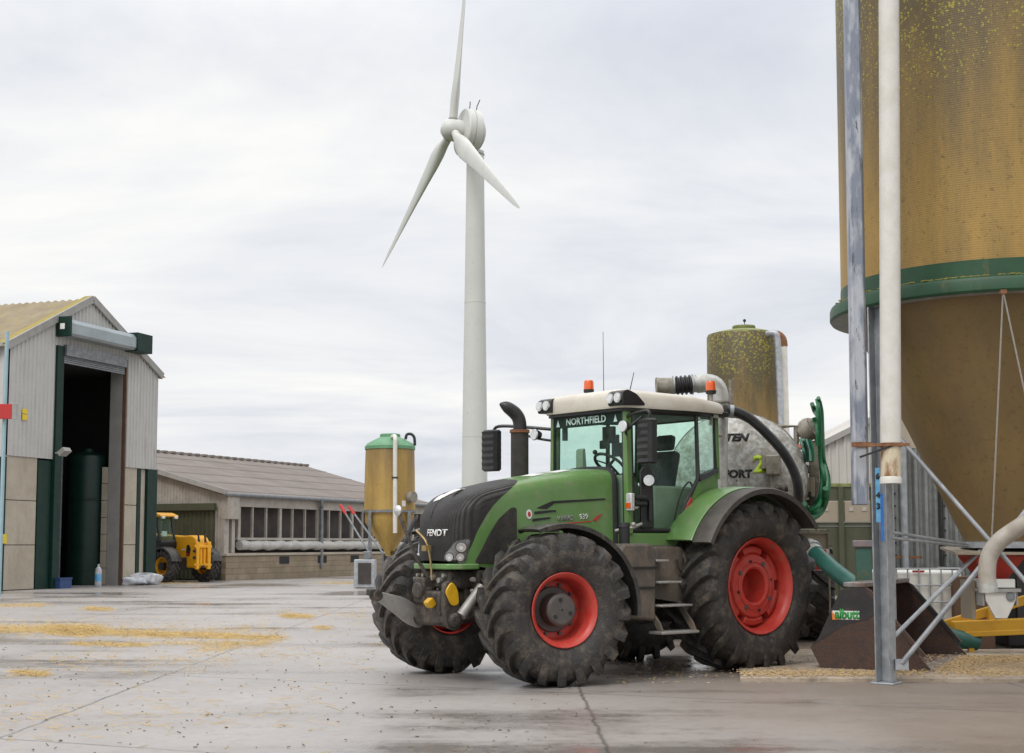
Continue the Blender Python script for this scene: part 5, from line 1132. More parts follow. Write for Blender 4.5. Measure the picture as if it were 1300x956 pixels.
# ---------------- cab
cab = MB().prism([(1.36,-.66),(2.42,-.82),(2.86,-.72),(2.86,.72),(2.42,.82),(1.36,.66)], 'xy', 1.44, 1.60).build('cab', M['green'], TR, bevel=.015)
PF, PB_, PRr = (1.40,.655), (2.40,.80), (2.84,.70)
def wallp(t, z, s, o=0):      # along the side: 0 front pillar, 1 middle pillar, 2 rear pillar; cab walls lean in slightly towards the roof
    a, b = (PF, PB_) if t <= 1 else (PB_, PRr); q = t if t <= 1 else t - 1
    x = a[0] + (b[0]-a[0])*q; y = a[1] + (b[1]-a[1])*q
    k = 1 - .03*(z-1.6); dx, dy = b[0]-a[0], b[1]-a[1]; l = math.hypot(dx, dy)
    return V((x - dy/l*o*-1*0, s*(y*k + o), z))
for s in (-1, 1):
    MB().bar(wallp(0,1.58,s), wallp(0,3.03,s), .075, .085).build('front_pillar', M['green'], cab, bevel=.015)
    MB().bar(wallp(0.035,1.6,s,-.01), wallp(0.035,3.02,s,-.01), .05, .06).build('pillar_seal', M['black'], cab)
    # rear pillar and the green sill sloping over the fender
    MB().bar(wallp(2,2.25,s), wallp(2,3.03,s), .055, .06).build('rear_pillar', M['green'], cab, bevel=.01)
    dp = [(.06,1.63),(.60,1.63),(.68,1.70),(.86,2.02),(1.02,2.24),(1.0,2.99),(.06,2.99)]
    P3 = [wallp(t, z, s) for t, z in dp]
    dgl = MB().slab(P3, .008).build('door_glass', M['glass_dark'], cab, flat=True)
    MB().tube(P3 + [P3[0], P3[1]], .026, 8).build('door_frame', M['black'], cab)
    qp = [(1.05,2.27),(1.94,2.36),(1.96,3.0),(1.03,2.99)]; Q3 = [wallp(t, z, s) for t, z in qp]
    MB().slab(Q3, .008).build('quarter_glass', M['glass_dark'], cab, flat=True); MB().tube(Q3 + [Q3[0], Q3[1]], .022, 8).build('window_seal', M['black'], cab)
    MB().slab([wallp(.62,1.60,s), wallp(.70,1.66,s), wallp(.90,2.02,s), wallp(1.05,2.23,s), wallp(1.98,2.33,s), wallp(2,2.26,s), wallp(2,1.6,s)], .03).build('lower_panel', M['green'], cab)
    MB().bar(wallp(1.02,2.24,s,.012), wallp(1.97,2.36,s,.012), .05, .06).build('sill_trim', M['black'], cab)
    MB().bar(wallp(.05,3.02,s), wallp(2,3.02,s), .06, .05).build('roof_rail', M['black'], cab)
# windscreen and rear window
ws = [V((1.375,-.615,1.62)), V((1.375,.615,1.62)), V((1.375,.60,3.0)), V((1.375,-.60,3.0))]
MB().slab(ws, .008).build('windscreen', M['glass'], cab, flat=True); MB().tube(ws + [ws[0], ws[1]], .022, 8).build('windscreen_seal', M['black'], cab)
MB().slab([(1.365,-.60,2.86),(1.365,.60,2.86),(1.365,.60,2.99),(1.365,-.60,2.99)], .006).build('sun_strip', M['dk_green'], cab)
text('NORTHFIELD', .118, 'strip_lettering', M['letter_glass'], cab, (1.36,.02,2.925), (0,-1,0), (0,0,1), .003, bold=.003)
for y in (.52, -.49): MB().slab([(1.358,y+.03,2.88),(1.358,y-.03,2.88),(1.358,y,2.965)], .004).build('strip_mark', M['letter_glass'], cab)
rw = [V((2.87,-.64,1.9)), V((2.87,.64,1.9)), V((2.87,.64,3.0)), V((2.87,-.64,3.0))]
MB().slab(rw, .008).build('rear_window', M['glass'], cab, flat=True); MB().tube(rw + [rw[0], rw[1]], .03, 8).build('rear_window_seal', M['black'], cab)
MB().tube([(1.33,.34,2.36),(1.345,.28,2.33),(1.35,-.12,2.24)], .011, 6).build('wiper', M['black'], cab)
# roof
rp2 = []
for (x, y) in rnd([(1.27,-.70),(2.35,-.86),(2.90,-.80),(2.90,.80),(2.35,.86),(1.27,.70)], .14, 6): rp2.append((x, y))
rings = [(1.0,3.03),(1.012,3.06),(1.012,3.13),(1.0,3.175),(.965,3.205),(.88,3.225),(.6,3.25),(.3,3.262)]
vs = []; cxx = 2.05
for k, z in rings:
    for x, y in rp2: vs.append((cxx + (x-cxx)*k, y*k, z + (.035 * max(0, (1.7-x))/.5 if z > 3.1 else .0) - .05*max(0, (x-2.3)/.6)*(z > 3.1)))
K = len(rp2); fs = [(j*K+i, j*K+(i+1)%K, (j+1)*K+(i+1)%K, (j+1)*K+i) for j in range(len(rings)-1) for i in range(K)] + [tuple(reversed(range(K))), tuple(range((len(rings)-1)*K, len(rings)*K))]
roof = MB().add(vs, fs).build('cab_roof', M['roof'], cab, angle=50)
MB().prism(rnd([(1.30,-.68),(2.35,-.83),(2.87,-.77),(2.87,.77),(2.35,.83),(1.30,.68)],.1), 'xy', 2.995, 3.028).build('roof_liner', M['black'], roof)
for s in (-1, 1):
    pod = MB().prism(rnd([(1.23,3.05),(1.225,3.20),(1.31,3.235),(1.45,3.19),(1.61,3.06)],.03), 'xz', (-.755 if s < 0 else .50), (-.50 if s < 0 else .755)).build('lamp_pod', M['black'], roof, bevel=.02)
    for y in (.565, .69):
        MB().cyl((1.24,s*y,3.135),(1.195,s*y,3.135),.054,.058,20).build('work_lamp', M['chrome'], pod); MB().cyl((1.20,s*y,3.135),(1.188,s*y,3.135),.045,.042,20).build('lens', M['lens'], pod)
    pd = MB().prism(rnd([(2.62,3.0),(2.95,3.0),(2.95,3.06),(2.62,3.07)],.02), 'xz', s*.70-.1, s*.70+.1).build('rear_lamp_pod', M['black'], roof, bevel=.01)
# beacons and aerials
def beacon(x, y, z, stem):
    b = MB().cyl((x,y,z),(x,y,z+stem),.018,seg=10).lathe([(.03,z+stem-.01),(.062,z+stem),(.066,z+stem+.035),(.06,z+stem+.04)], 24, c=(x,y,0)).build('beacon', M['ink'], roof)
    MB().lathe([(.063,z+stem+.036),(.060,z+stem+.13),(.052,z+stem+.15),(.01,z+stem+.153)], 24, c=(x,y,0)).build('beacon_lens', M['orange'], b)
beacon(1.95,.62,3.22,.13); beacon(2.74,-.70,3.12,.16)
MB().cyl((2.74,-.70,2.9),(2.74,-.70,3.27),.022,seg=12).box((2.68,-.80,2.98),(2.76,-.74,3.06)).build('beacon_post', M['trim'], roof)
MB().cyl((2.0,.4,3.24),(2.03,.44,4.1),.005,.003,6).build('aerial', M['ink'], roof); MB().cyl((1.85,-.2,3.24),(1.92,-.22,3.52),.007,.004,6).build('aerial', M['ink'], roof)
# mirrors
for s in (-1, 1):
    if s < 0: c = V((1.34,-1.05,2.62)); armp = [wallp(0,2.93,-1), V((1.32,-.85,2.95)), V((1.35,-1.04,2.96)), V((1.35,-1.05,2.85))]
    else: c = V((.98,1.32,2.62)); armp = [wallp(0,2.86,1), V((1.2,.95,2.90)), V((1.02,1.25,2.92)), V((.98,1.32,2.84))]
    ar = MB().tube(bez(armp,5), .02, 8).tube(bez([wallp(0,2.72,s), V((1.24,s*.8,2.76)), (armp[1]+armp[2])/2 + V((0,0,-.05))],4), .016, 8).build('mirror_arm', M['black'], cab)
    hs_ = MB()
    sec = [(-.13,-.045),(-.1,-.085),(0,-.1),(.1,-.085),(.13,-.045),(.13,.02),(-.13,.02)]; vs = []
    zs = [(-.255,.8),(-.235,.97)] + [(-.235 + .47*i/12, 1.0 if i % 2 else 1.10) for i in range(13)] + [(.235,.97),(.255,.8)]
    for z, k in zs:
        for a, b in sec: vs.append((b*k, a*min(1, k), z))
    K = 7; hs_.add(vs, [(j*K+i, j*K+(i+1)%K, (j+1)*K+(i+1)%K, (j+1)*K+i) for j in range(len(zs)-1) for i in range(K)] + [tuple(reversed(range(K))), tuple(range((len(zs)-1)*K, len(zs)*K))])
    mo_ = hs_.build('mirror', M['black'], ar, loc=c, rot=(0,0,R(-8) if s < 0 else R(6)), angle=25); MB().box((.021,-.115,-.22),(.026,.115,.22)).build('mirror_glass', M['chrome'], mo_)
    lp = V((1.22,-.78,2.80)) if s < 0 else V((1.22,.78,2.80)); wl_ = MB().cyl(lp + V((-.02,0,0)), lp + V((.07,0,0)), .072, .04, 22).build('work_lamp', M['black'], cab); MB().cyl(lp + V((-.035,0,0)), lp + V((-.018,0,0)), .062, .068, 22).build('lens', M['lens'], wl_)
# exhaust with perforated guard
ex = MB().cyl((.74,.50,2.15),(.74,.50,2.82),.105,seg=28).build('exhaust', M['mesh'], TR)
MB().tube(bez([(.74,.50,2.72),(.74,.50,2.90),(.70,.52,3.0),(.60,.56,3.08),(.52,.60,3.12)],5), [.08]*12+[.078,.076,.074,.07,.064,.055,.045,.03,.015], 18).build('tailpipe', M['black'], ex); MB().lathe([(.10,2.78),(.118,2.78),(.118,2.815),(.10,2.815)], 28, c=(.74,.5,0)).build('guard_ring', M['rust'], ex)
# fuel tank / battery box and steps, near side
MB().prism(rnd([(.86,.68),(1.40,.62),(1.42,1.42),(1.34,1.48),(.92,1.48),(.80,1.3)],.05), 'xz', -1.08, -.42).build('battery_box', M['mud_plate'], TR, bevel=.03)
for z in (.98, 1.2): MB().box((.84,-1.095,z),(1.43,-1.08,z+.025)).build('box_rib', M['black'], TR)
fn = MB().cyl((1.02,-.98,1.46),(1.02,-.98,1.66),.062,seg=18).build('filler_neck', M['black'], TR); MB().cyl((1.02,-.98,1.66),(1.02,-.98,1.71),.07,.06,18).build('filler_cap', M['ink'], fn)
stp = MB().prism(rnd([(1.56,.86),(2.0,.80),(2.04,1.40),(1.98,1.44),(1.56,1.44)],.03), 'xz', -.90, -.87).build('step_plate', M['mud_plate'], TR, bevel=.006)
for (z, x0, x1, y0) in ((1.30,1.42,1.62,-1.08),(1.06,1.42,1.78,-1.12),(.80,1.42,1.92,-1.15)): MB().box((x0,y0,z-.025),(x1,-.88,z)).build('step_tread', M['arm'], stp, bevel=.008)
for x in (1.40, 1.92): MB().prism(rnd([(-1.18,.50),(-1.12,.50),(-.86,.82),(-.92,.82),(-1.13,.60)],.02), 'yz', x, x+.03).build('step_bracket', M['mud_plate'], stp)
MB().box((1.38,-1.20,.475),(1.97,-.98,.51)).build('step_tread', M['arm'], stp, bevel=.01); MB().tube([(1.9,-.93,1.3),(1.9,-.95,1.2),(1.97,-.95,1.12),(1.97,-.93,1.1)],.012,6).build('grab_loop', M['black'], stp)
MB().box((1.45,-.86,.95),(1.6,-.6,1.44)).box((1.5,-.85,1.2),(2.3,-.5,1.46)).build('valve_block', M['iron'], TR, bevel=.02)
MB().tube([(1.05,-.80,1.62),(1.22,-.92,1.66),(1.4,-.86,1.70)],.018,8).build('grab_lever', M['arm'], TR); MB().sphere((1.22,-.92,1.69),.03,10).build('lever_knob', M['arm'], TR)
# handle panel, lamps beside the pillar
hpn = MB().slab([wallp(.14,1.66,-1,.03), wallp(.32,1.66,-1,.03), wallp(.32,2.30,-1,.03), wallp(.28,2.36,-1,.03), wallp(.18,2.36,-1,.03), wallp(.14,2.30,-1,.03)], .035).build('handle_panel', M['black'], cab, bevel=.01)
p = wallp(.22,2.20,-1,.09); MB().cyl(p + V((-.03,-.03,0)), p + V((.03,.03,0)), .062, .05, 20).build('work_lamp', M['lens'], hpn)
p = wallp(.25,1.86,-1,.07); MB().cyl(p + V((0,0,-.12)), p + V((0,0,.12)), .026, seg=10).build('door_handle', M['ink'], hpn)
p = wallp(-.03,1.95,-1,.07); ind = MB().box(p - V((.03,.045,.10)), p + V((.03,.045,.10))).build('indicator', M['lens'], cab, bevel=.01); MB().box(p + V((-.036,-.04,-.07)), p + V((-.031,.04,-.01))).build('amber_lens', M['orange'], ind)
for dz in (0, .07): q_ = p + V((.05,-.02,-.02+dz)); MB().cyl(q_, q_ + V((.16,-.02,0)), .028, seg=12).build('indicator_arm', M['ink'], cab)
sf = [wallp(.70,1.76,-1,.022), wallp(.73,1.75,-1,.022), wallp(.90,2.0,-1,.022), wallp(.87,2.02,-1,.022)]; MB().slab(sf, .004).build('door_sticker', M['sticker'], cab)
sf = [wallp(.79,1.89,-1,.026), wallp(.82,1.88,-1,.026), wallp(.90,2.0,-1,.026), wallp(.87,2.02,-1,.026)]; MB().slab(sf, .004).build('door_sticker_red', M['decal_red'], cab)
rs = wallp(.02,1.9,-1,-.0); MB().cyl((1.47,-.70,1.92),(1.47,-.712,1.92),.045,seg=18).build('round_sticker', M['sticker'], cab)
# interior
MB().prism([(1.36,1.6),(1.66,1.6),(1.62,2.15),(1.5,2.34),(1.40,2.36)], 'xz', -.28, .34).build('dashboard', M['interior'], cab, bevel=.03)
stw = MB().cyl((1.62,.03,2.2),(1.74,.03,2.40),.035,seg=10).build('steering_column', M['black'], cab)
cst = V((1.75,.03,2.42)); X, Y_, Z = basis_z(V((.62,0,.8))); ringp = [cst + (X*math.cos(a) + Y_*math.sin(a))*.20 for a in [2*math.pi*i/28 for i in range(29)]]
sw = MB().tube(ringp, .019, 8).build('steering_wheel', M['ink'], stw)
for a in (30, 150, 270): MB().bar(cst, cst + (X*math.cos(R(a)) + Y_*math.sin(R(a)))*.20, .035, .015).build('spoke', M['ink'], sw)
MB().sphere(cst + V((-.13,.12,.15)), .03, 10).build('wheel_knob', M['ink'], sw)
se = MB().prism(rnd([(2.0,1.92),(2.55,1.88),(2.55,2.02),(2.02,2.06)],.04), 'xz', -.26, .26).box((2.1,-.2,1.6),(2.5,.2,1.9)).build('driver_seat', M['seat'], cab, bevel=.03)
MB().prism(rnd([(2.42,2.0),(2.56,2.0),(2.70,2.58),(2.60,2.62),(2.50,2.55)],.05), 'xz', -.24, .24).build('backrest', M['seat'], se, bevel=.04); MB().prism(rnd([(2.60,2.62),(2.70,2.62),(2.73,2.80),(2.63,2.82)],.04), 'xz', -.13, .13).build('headrest', M['seat'], se, bevel=.03)
MB().box((1.95,-.50,1.6),(2.6,-.30,2.16)).box((1.95,.30,1.6),(2.6,.52,2.05)).build('console', M['interior'], cab, bevel=.03)
MB().box((2.55,-.62,1.6),(2.83,.62,2.05)).build('rear_bulkhead', M['seat'], cab, bevel=.03)
MB().prism(rnd([(1.42,1.62),(1.80,1.62),(1.70,2.10),(1.55,2.26),(1.42,2.28)],.08), 'xz', -.56, -.28).build('side_trim', M['interior'], cab)
mn = MB().box((1.60,-.36,2.50),(1.66,-.16,2.66)).tube([(1.62,-.3,2.5),(1.60,-.42,2.4),(1.5,-.52,2.2)],.018,8).box((1.6,-.24,2.66),(1.66,-.12,2.76)).build('monitor', M['ink'], cab, bevel=.008); MB().box((1.58,-.20,2.68),(1.64,-.02,2.86)).box((1.58,-.12,2.6),(1.62,.03,2.70)).build('monitor', M['ink'], cab, bevel=.008)
MB().prism(rnd([(1.48,2.3),(1.56,2.3),(1.53,2.62),(1.48,2.6)],.02), 'xz', .22, .34).build('phone_holder', M['interior'], cab, bevel=.01)
MB().cyl((1.45,.5,2.88),(1.45,.5,2.72),.035,seg=12).build('air_freshener', M['dk_green'], cab)
MB().slab([(1.62,-.64,1.68),(1.78,-.66,1.66),(1.72,-.655,1.72),(1.68,-.65,1.83)], .03).build('glove', M['yellow_plastic'], cab)
MB().tube(bez([(2.05,-.74,1.75),(2.15,-.75,2.05),(2.28,-.76,2.2),(2.36,-.77,2.1)],5),.01,6).build('cable', M['ink'], cab)
# ------------------------------------------------------------------ slurry tanker hitched behind the tractor (local y to its rear)
TKO = V((3.22, 20.3, 0)); TK = empty('slurry_tanker', TKO, R(-9), 'mottled galvanised slurry tanker hitched behind the green tractor', 'tanker')
RT_, ZC, TL = .99, 2.36, 5.2
prof = [(.01,-.40),(.25,-.39),(.5,-.345),(.75,-.245),(.92,-.12),(RT_,.0),(RT_,TL),(.92,TL+.12),(.6,TL+.3),(.01,TL+.4)]
vessel = MB().lathe(prof, 72, 'y', (0,0,ZC)).build('tank_vessel', M['tank'], TK, angle=40)
vb = bvh_of([vessel])
MB().lathe([(RT_+.004,.04),(RT_+.02,.04),(RT_+.02,.10),(RT_+.004,.10)], 72, 'y', (0,0,ZC)).build('end_seam', M['mud_metal'], vessel)
text('JOSKIN', .20, 'tank_lettering', M['ink'], vessel, (-.22,-1,2.98), (1,0,-.02), (0,0,1), .004, vb, (0,1,0), bold=.012, shear=.25, sx=1.15) if False else None
text('STEN', .145, 'tank_lettering', M['ink'], vessel, (-.05,-1,2.97), (1,0,0), (0,0,1), .004, vb, (0,1,0), bold=.008, shear=.3, sx=1.2)
text('COMFORT', .15, 'tank_lettering', M['ink'], vessel, (-.17,-1,2.45), (1,0,0), (0,0,1), .004, vb, (0,1,0), bold=.008, sx=1.05)
text('2', .33, 'tank_number', M['lime'], vessel, (.31,-1,2.58), (1,0,0), (0,0,1), .005, vb, (0,1,0), bold=.012)
def tkl(px, py, D): 
    p = at(px, py, D) - TKO; return Matrix.Rotation(R(9), 3, 'Z') @ p
vxb = tkl(982, 590, 19.7); bx_ = MB().box((vxb.x-.10,-.62,vxb.z-.14),(vxb.x+.10,-.30,vxb.z+.13)).build('valve_box', M['mud_metal'], TK, bevel=.015); MB().box((vxb.x-.16,-.56,vxb.z-.05),(vxb.x-.105,-.36,vxb.z+.13)).build('bracket', M['mud_metal'], bx_)
MB().tube([(vxb.x-.02,-.4,vxb.z-.14),(vxb.x+.0,-.42,vxb.z-.38)],.035,8).build('drain_tube', M['mud_metal'], bx_)
vb2 = tkl(993, 620, 19.6); MB().cyl(vb2 + V((-.1,0,0)), vb2 + V((.08,0,0)), .05, seg=14).cyl(vb2 + V((-.0,0,-.02)), vb2 + V((.04,0,-.02)), .08, seg=14).build('shut_off_valve', M['iron'], TK)
# filling pipe: tall riser, elbow, horizontal arm with a black bellows
D_ = 19.3
rs_ = MB().tube([tkl(912, 640, D_), tkl(912.5, 512, D_)], .125, 24).build('riser_pipe', M['pipe_galv'], TK)
el = bez([tkl(912.5, 512, D_), tkl(912.5, 500, D_), tkl(908, 490, D_), tkl(898, 486.5, D_), tkl(884, 487.5, D_)], 3)
MB().tube(el, .128, 20).build('elbow', M['pipe_galv'], rs_, angle=20)
MB().tube([tkl(884, 487.5, D_), tkl(878, 488, D_)], .115, 20).build('arm_pipe', M['pipe_galv'], rs_)
bp_ = [tkl(878 - i * 1.35, 488 + i*.12, D_) for i in range(17)]
MB().tube(bp_, [.135 if i % 4 in (1, 2) else .11 for i in range(17)], 20).build('bellows', M['black_hose'], rs_); MB().tube([tkl(856.5, 490, D_), tkl(833, 491, D_)], [.112, .125], 20, caps=False).tube([tkl(833.2, 491, D_), tkl(835, 491, D_)], .13, 20).build('mouth_pipe', M['mud_metal'], rs_)
for (px, py) in ((880, 488), (855.5, 490)): a_ = tkl(px, py, D_); b_ = tkl(px - 1.6, py, D_); MB().tube([a_, b_], .142, 20).build('hose_clamp', M['galv'], rs_)
for py in (510, 515, 520): MB().tube([tkl(912.5, py, D_), tkl(912.5, py + 2, D_)], .16, 24).build('flange', M['mud_metal'], rs_)
MB().cyl(tkl(905, 522, 19.05), tkl(905, 528, 19.0), .085, seg=16).cyl(tkl(918, 522, 19.05), tkl(921, 523, 19.05), .10, seg=16).build('swivel_joint', M['ink'], rs_)
MB().tube([tkl(905, 553, 19.1), tkl(917, 553, 19.1)], .02, 8).build('pipe_lever', M['mud_metal'], rs_); MB().tube([tkl(928, 482, 19.6), tkl(928.5, 516, 19.6)], .035, 10).build('vent_stack', M['mud_metal'], rs_)
hpts = [tkl(921, 522, 19.1), tkl(932, 522, 19.1), tkl(950, 530, 19.1), tkl(972, 549, 19.1), tkl(992, 571, 19.1), tkl(1006, 594, 19.15), tkl(1013, 617, 19.2), tkl(1012, 640, 19.3), tkl(1002, 656, 19.4)]
MB().tube(bez(hpts, 7), .067, 16).build('vacuum_hose', M['black_hose'], TK); MB().tube([tkl(926, 521.5, 19.1), tkl(931, 522, 19.1)], .085, 16).build('hose_clamp', M['galv'], TK)
MB().tube(bez([tkl(925, 527, 19.5), tkl(938, 528, 19.6), tkl(955, 536, 19.7)], 5), .04, 10).build('top_pipe', M['mud_metal'], TK)
# railing and hose rack at the right
rk = MB().tube([tkl(978, 542, 20.6), tkl(1011, 541, 20.6), tkl(1011, 640, 20.6)], .045, 6).tube([tkl(1011, 600, 20.6), tkl(1035, 598, 20.6)], .03, 6).tube([tkl(1011, 640, 20.6), tkl(1044, 636, 20.6)], .05, 6).build('hose_rack', M['mud_metal'], TK)
MB().bar(tkl(1033, 560, 20.6), tkl(1034, 650, 20.6), .2, .14).build('rack_plate', M['mud_metal'], rk, bevel=.01); MB().bar(tkl(1036, 540, 20.6), tkl(1037, 600, 20.6), .06, .05).build('rack_arm', M['mud_metal'], rk)
MB().cyl(tkl(1019, 552, 20.6), tkl(1033, 543, 20.5), .13, .16, 18).sphere(tkl(1026, 545, 20.6), .17, 14).build('air_vessel', M['mud_metal'], rk)
MB().box((-.1,-.1,-.14),(.1,.1,.14)).build('junction_box', M['beige'], rk, loc=tkl(1025, 619, 20.5), bevel=.01); MB().cyl(tkl(1016.5, 570, 20.3), tkl(1019, 566, 20.3), .06, seg=12).build('amber_marker', M['orange'], rk)
MB().box((-.04,-.03,-.04),(.04,.03,.04)).build('dark_socket', M['ink'], rk, loc=tkl(1026, 628, 20.35))
def hose(pts, D, r=.03, mt='green_hose', nm='green_hose'):
    MB().tube(bez([tkl(x, y, D + .15*math.sin(x*.7)) for x, y in pts], 6), r, 10).build(nm, M[mt], rk)
hose([(1039,505),(1042,520),(1043,545),(1044,580),(1050,605),(1049,630),(1042,648),(1030,658),(1022,662)], 20.3, .028)
hose([(1037,507),(1040,522),(1041,550),(1042,585),(1046,605),(1045,628),(1038,643),(1028,650)], 20.25, .026); hose([(1041,510),(1043.5,524),(1044.5,550),(1046,582),(1052,606),(1051,630),(1044,650),(1030,661)], 20.4, .026); hose([(1041,540),(1041,575),(1043,600),(1042,625),(1034,642),(1024,647)], 20.35, .03)
hose([(1031,513),(1034,522),(1039,530),(1041,545),(1041,570)], 20.35, .032); hose([(1033,530),(1036,538),(1038,548),(1038,566)], 20.4, .03); hose([(1036,517),(1038,527),(1040,536)], 20.35, .03)
hose([(1018.5,536),(1018.5,553)], 20.6, .04); hose([(1021,640),(1026,648),(1036,650),(1044,640),(1048,620)], 20.2, .04)
for k in range(4): hose([(1016+k*4,558),(1020+k*4,572),(1023+k*3,586)], 20.2, .022, 'green_hose' if k % 2 else 'dkgreen_hose')
hose([(1024,590),(1018,600),(1016,614),(1018,640)], 20.3, .03, 'black_hose', 'black_hose'); hose([(1028,592),(1022,604),(1020,640)], 20.35, .025, 'black_hose', 'black_hose')
# running gear
MB().box((-.35,-1.9,.72),(.35,TL-.4,.95)).box((-.5,.0,.9),(.5,TL-.3,1.45)).build('chassis', M['mud_metal'], TK, bevel=.02)
MB().bar((-.05,-1.9,.84),(-.25,-3.1,.72),.22,.2).build('drawbar', M['mud_metal'], TK, bevel=.02)
def tk_wheel(x, y):
    wv = MB().cyl((-.2,0,0),(.28,0,0),.16,seg=24).build('tanker_wheel', M['hub'], TK, loc=(x,y,.74))
    b = tyre_mesh(.74,.62,.34,18,.04,.36); b.v = [(p[1], -p[0], p[2]) for p in b.v]; b.build('tyre', M['rubber'], wv, angle=38)
    MB().lathe([(.35,.2),(.36,.27),(.33,.28),(.31,.2),(.30,.1),(.15,.08)], 40, 'x').build('rim', M['mud_metal'], wv)
wx = tkl(1029, 700, 22.2)
for (x, y) in ((wx.x, wx.y), (wx.x, wx.y + 1.65), (-wx.x + .0, wx.y), (-wx.x, wx.y + 1.65)): tk_wheel(x, y)
MB().cyl((-wx.x, wx.y, .74), (wx.x, wx.y, .74), .09, seg=16).cyl((-wx.x, wx.y+1.65, .74), (wx.x, wx.y+1.65, .74), .09, seg=16).build('axle', M['iron'], TK)
gd = tkl(1036, 690, 21.3)
MB().box((gd.x-.5,gd.y-.05,tkl(1036,678,21.3).z),(gd.x+.19,gd.y+1.9,tkl(1036,672,21.3).z)).build('mudguard', M['mud_metal'], TK, bevel=.01)
MB().box((gd.x-.45,gd.y-.02,1.24),(gd.x+.17,gd.y+.0,tkl(1036,678,21.3).z)).build('guard_plate', M['beige'], TK); 
hz = MB().box((gd.x-.3,gd.y-.07,1.08),(gd.x+.18,gd.y-.04,1.40)).build('hazard_board', M['sticker'], TK)
for k in range(3): MB().slab([(gd.x-.3+.18*k,gd.y-.075,1.39),(gd.x-.22+.18*k,gd.y-.075,1.39),(gd.x-.12+.18*k,gd.y-.075,1.09),(gd.x-.20+.18*k,gd.y-.075,1.09)], .006).build('red_stripe', M['decal_red'], hz)
MB().box((gd.x+.17,gd.y-.05,.35),(gd.x+.20,gd.y-.02,1.7)).build('marker_post', M['mud_metal'], TK)

# ------------------------------------------------------------------ telehandler by the long barn (local +x forward, -y near side)
TH_ = empty('telehandler', (-12.55, 54.8, 0), math.atan2(-.6, .8), 'yellow telehandler with black tyres parked beside the barn corner', 'telehandler')
def th_wheel(x, y, mir, steer=0):
    wv = MB().cyl((0,-.22,0),(0,.2,0),.15,seg=24).build('wheel', M['ink'], TH_, loc=(x,y,.62), rot=(0,0,steer))
    if mir: wv.scale = (1,-1,1)
    tyre_mesh(.63,.46,.33,16,.04,.42).build('tyre', M['rubber'], wv, angle=38)
    MB().lathe([(.30,.15),(.315,.18),(.315,-.16),(.345,-.19),(.34,-.2),(.31,-.18),(.29,-.1),(.28,.0),(.14,.02)], 48, 'y').build('rim', M['yellow'], wv)
for x, y, m_ in ((0,-.98,0),(0,.98,1),(-2.7,-.98,0),(-2.7,.98,1)): th_wheel(x, y, m_)
MB().box((-3.6,-.55,.5),(.3,.55,.95)).build('chassis', M['ink'], TH_, bevel=.03); MB().box((-1.9,-1.0,.5),(-.75,-.55,.85)).box((-1.9,.55,.5),(-.75,1.0,.85)).build('step_box', M['ink'], TH_, bevel=.03)
MB().prism(rnd([(-3.9,.85),(-1.2,.85),(-1.2,1.55),(-3.9,1.65)],.12), 'xz', .15, .98).build('engine_cover', M['yellow'], TH_, bevel=.04)
# boom with a big drop nose
bm_ = MB().prism(rnd([(-3.6,1.55),(-.6,1.42),(-.45,.72),(-.3,.55),(.72,.55),(.86,.7),(.92,1.35),(.78,1.68),(.55,1.80),(-.1,1.76),(-3.6,1.95)],.12), 'xz', -.20, .44).build('boom', M['yellow'], TH_, bevel=.05)
MB().prism(rnd([(.25,1.0),(.46,1.0),(.52,1.3),(.40,1.45),(.28,1.4)],.05), 'xz', -.212, -.18).build('slot_plate', M['ink'], bm_); MB().prism([(.28,1.02),(.42,1.02),(.42,1.12),(.28,1.12)], 'xz', -.22, -.214).build('red_reflector', M['decal_red'], bm_)
MB().box((-.02,-.216,1.22),(.2,-.21,1.27)).build('white_lettering', M['sticker'], bm_)
cg = MB()
for y in (-.34, .22): cg.box((.90,y,.50),(1.02,y+.16,1.55))
cg.box((.90,-.4,1.30),(1.0,.44,1.42)).box((.90,-.4,.62),(1.0,.44,.72)); cgo = cg.build('carriage', M['yellow'], TH_, bevel=.03)
for y in (-.12, .06): MB().tube([(1.0,y,.7),(1.0,y,1.28)],.045,10).build('hydraulic_ram', M['yellow'], cgo)
for y in (-.2, .12): MB().cyl((.98,y,1.52),(.9,y+.02,1.85),.05,.03,8).build('hose_bundle', M['ink'], cgo)
for (y, z) in ((-.42,.95),(-.42,1.2),(.44,.8),(.44,1.1),(.0,.60)): MB().cyl((.95,y-.02,z),(1.03,y+.02,z),.06,seg=10).build('pin', M['ink'], cgo)
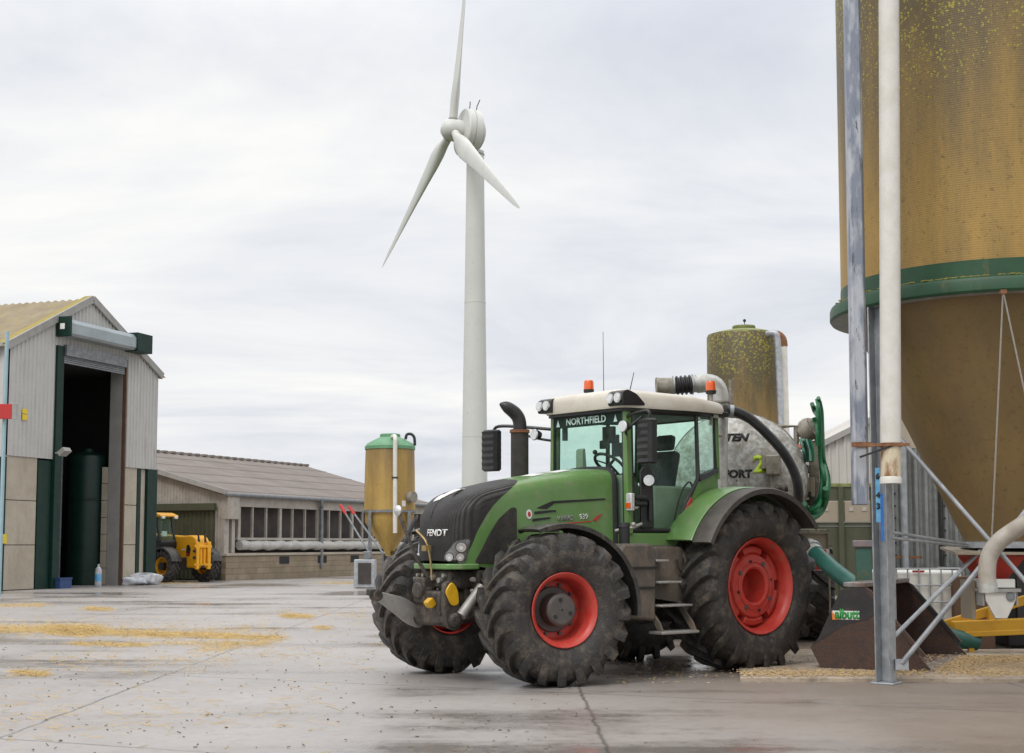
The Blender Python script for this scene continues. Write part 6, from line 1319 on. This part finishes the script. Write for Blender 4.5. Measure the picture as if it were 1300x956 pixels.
for s in (-1, 1):
    f = arc_sheet(.70, 15, 150, -.24, .24, .03, .06, 18).build('fender', M['fender'], TH_, loc=(0,s*1.0,.62))
# cab on the left-hand side of the machine
cb_ = MB().prism([(-1.95,.75),(-.60,.75),(-.27,1.38),(-.27,1.55),(-.34,1.62),(-1.95,1.62)], 'xz', -.98, -.22).build('cab', M['ink'], TH_, bevel=.03)
for (x0, z0, x1, z1) in ((-.38,1.6,-.62,2.5),(-1.92,1.6,-1.87,2.5)):
    for y in (-.96, -.25): MB().bar((x0,y,z0),(x1,y,z1),.07,.07).build('pillar', M['ink'], cb_)
MB().slab([(-.37,-.94,1.63),(-.37,-.27,1.63),(-.61,-.27,2.48),(-.61,-.94,2.48)], .01).build('windscreen', M['glass_dark'], cb_, flat=True)
for y in (-.97, -.24): MB().slab([(-1.87,y,1.63),(-.44,y,1.63),(-.65,y,2.48),(-1.85,y,2.48)], .01).build('side_window', M['glass_dark'], cb_, flat=True)
rf = MB().prism(rnd([(-2.07,2.5),(-.28,2.5),(-.28,2.56),(-.62,2.66),(-1.92,2.68),(-2.07,2.62)],.04), 'xz', -1.04, -.16).build('roof', M['yellow'], cb_, bevel=.03)
for y in (-.92, -.30): MB().box((-.32,y-.08,2.42),(-.22,y+.08,2.52)).build('work_lamp', M['lens'], rf, bevel=.02)
MB().cyl((-1.7,-.5,2.68),(-1.7,-.5,2.85),.06,seg=14).build('beacon', M['orange'], rf)
MB().box((-1.5,-.85,1.2),(-1.1,-.4,1.75)).box((-1.58,-.85,1.7),(-1.46,-.4,2.25)).build('seat', M['seat'], cb_, bevel=.04); MB().cyl((-.7,-.6,1.5),(-.85,-.6,1.85),.03,seg=8).build('steering_column', M['ink'], cb_); MB().slab([(-.58,-.7,1.75),(-.58,-.45,1.75),(-.60,-.45,1.95),(-.60,-.7,1.95)],.02).build('paper', M['sticker'], cb_)
MB().box((-3.4,-.9,.8),(-2.4,.14,1.3)).build('rear_cover', M['ink'], TH_, bevel=.03)
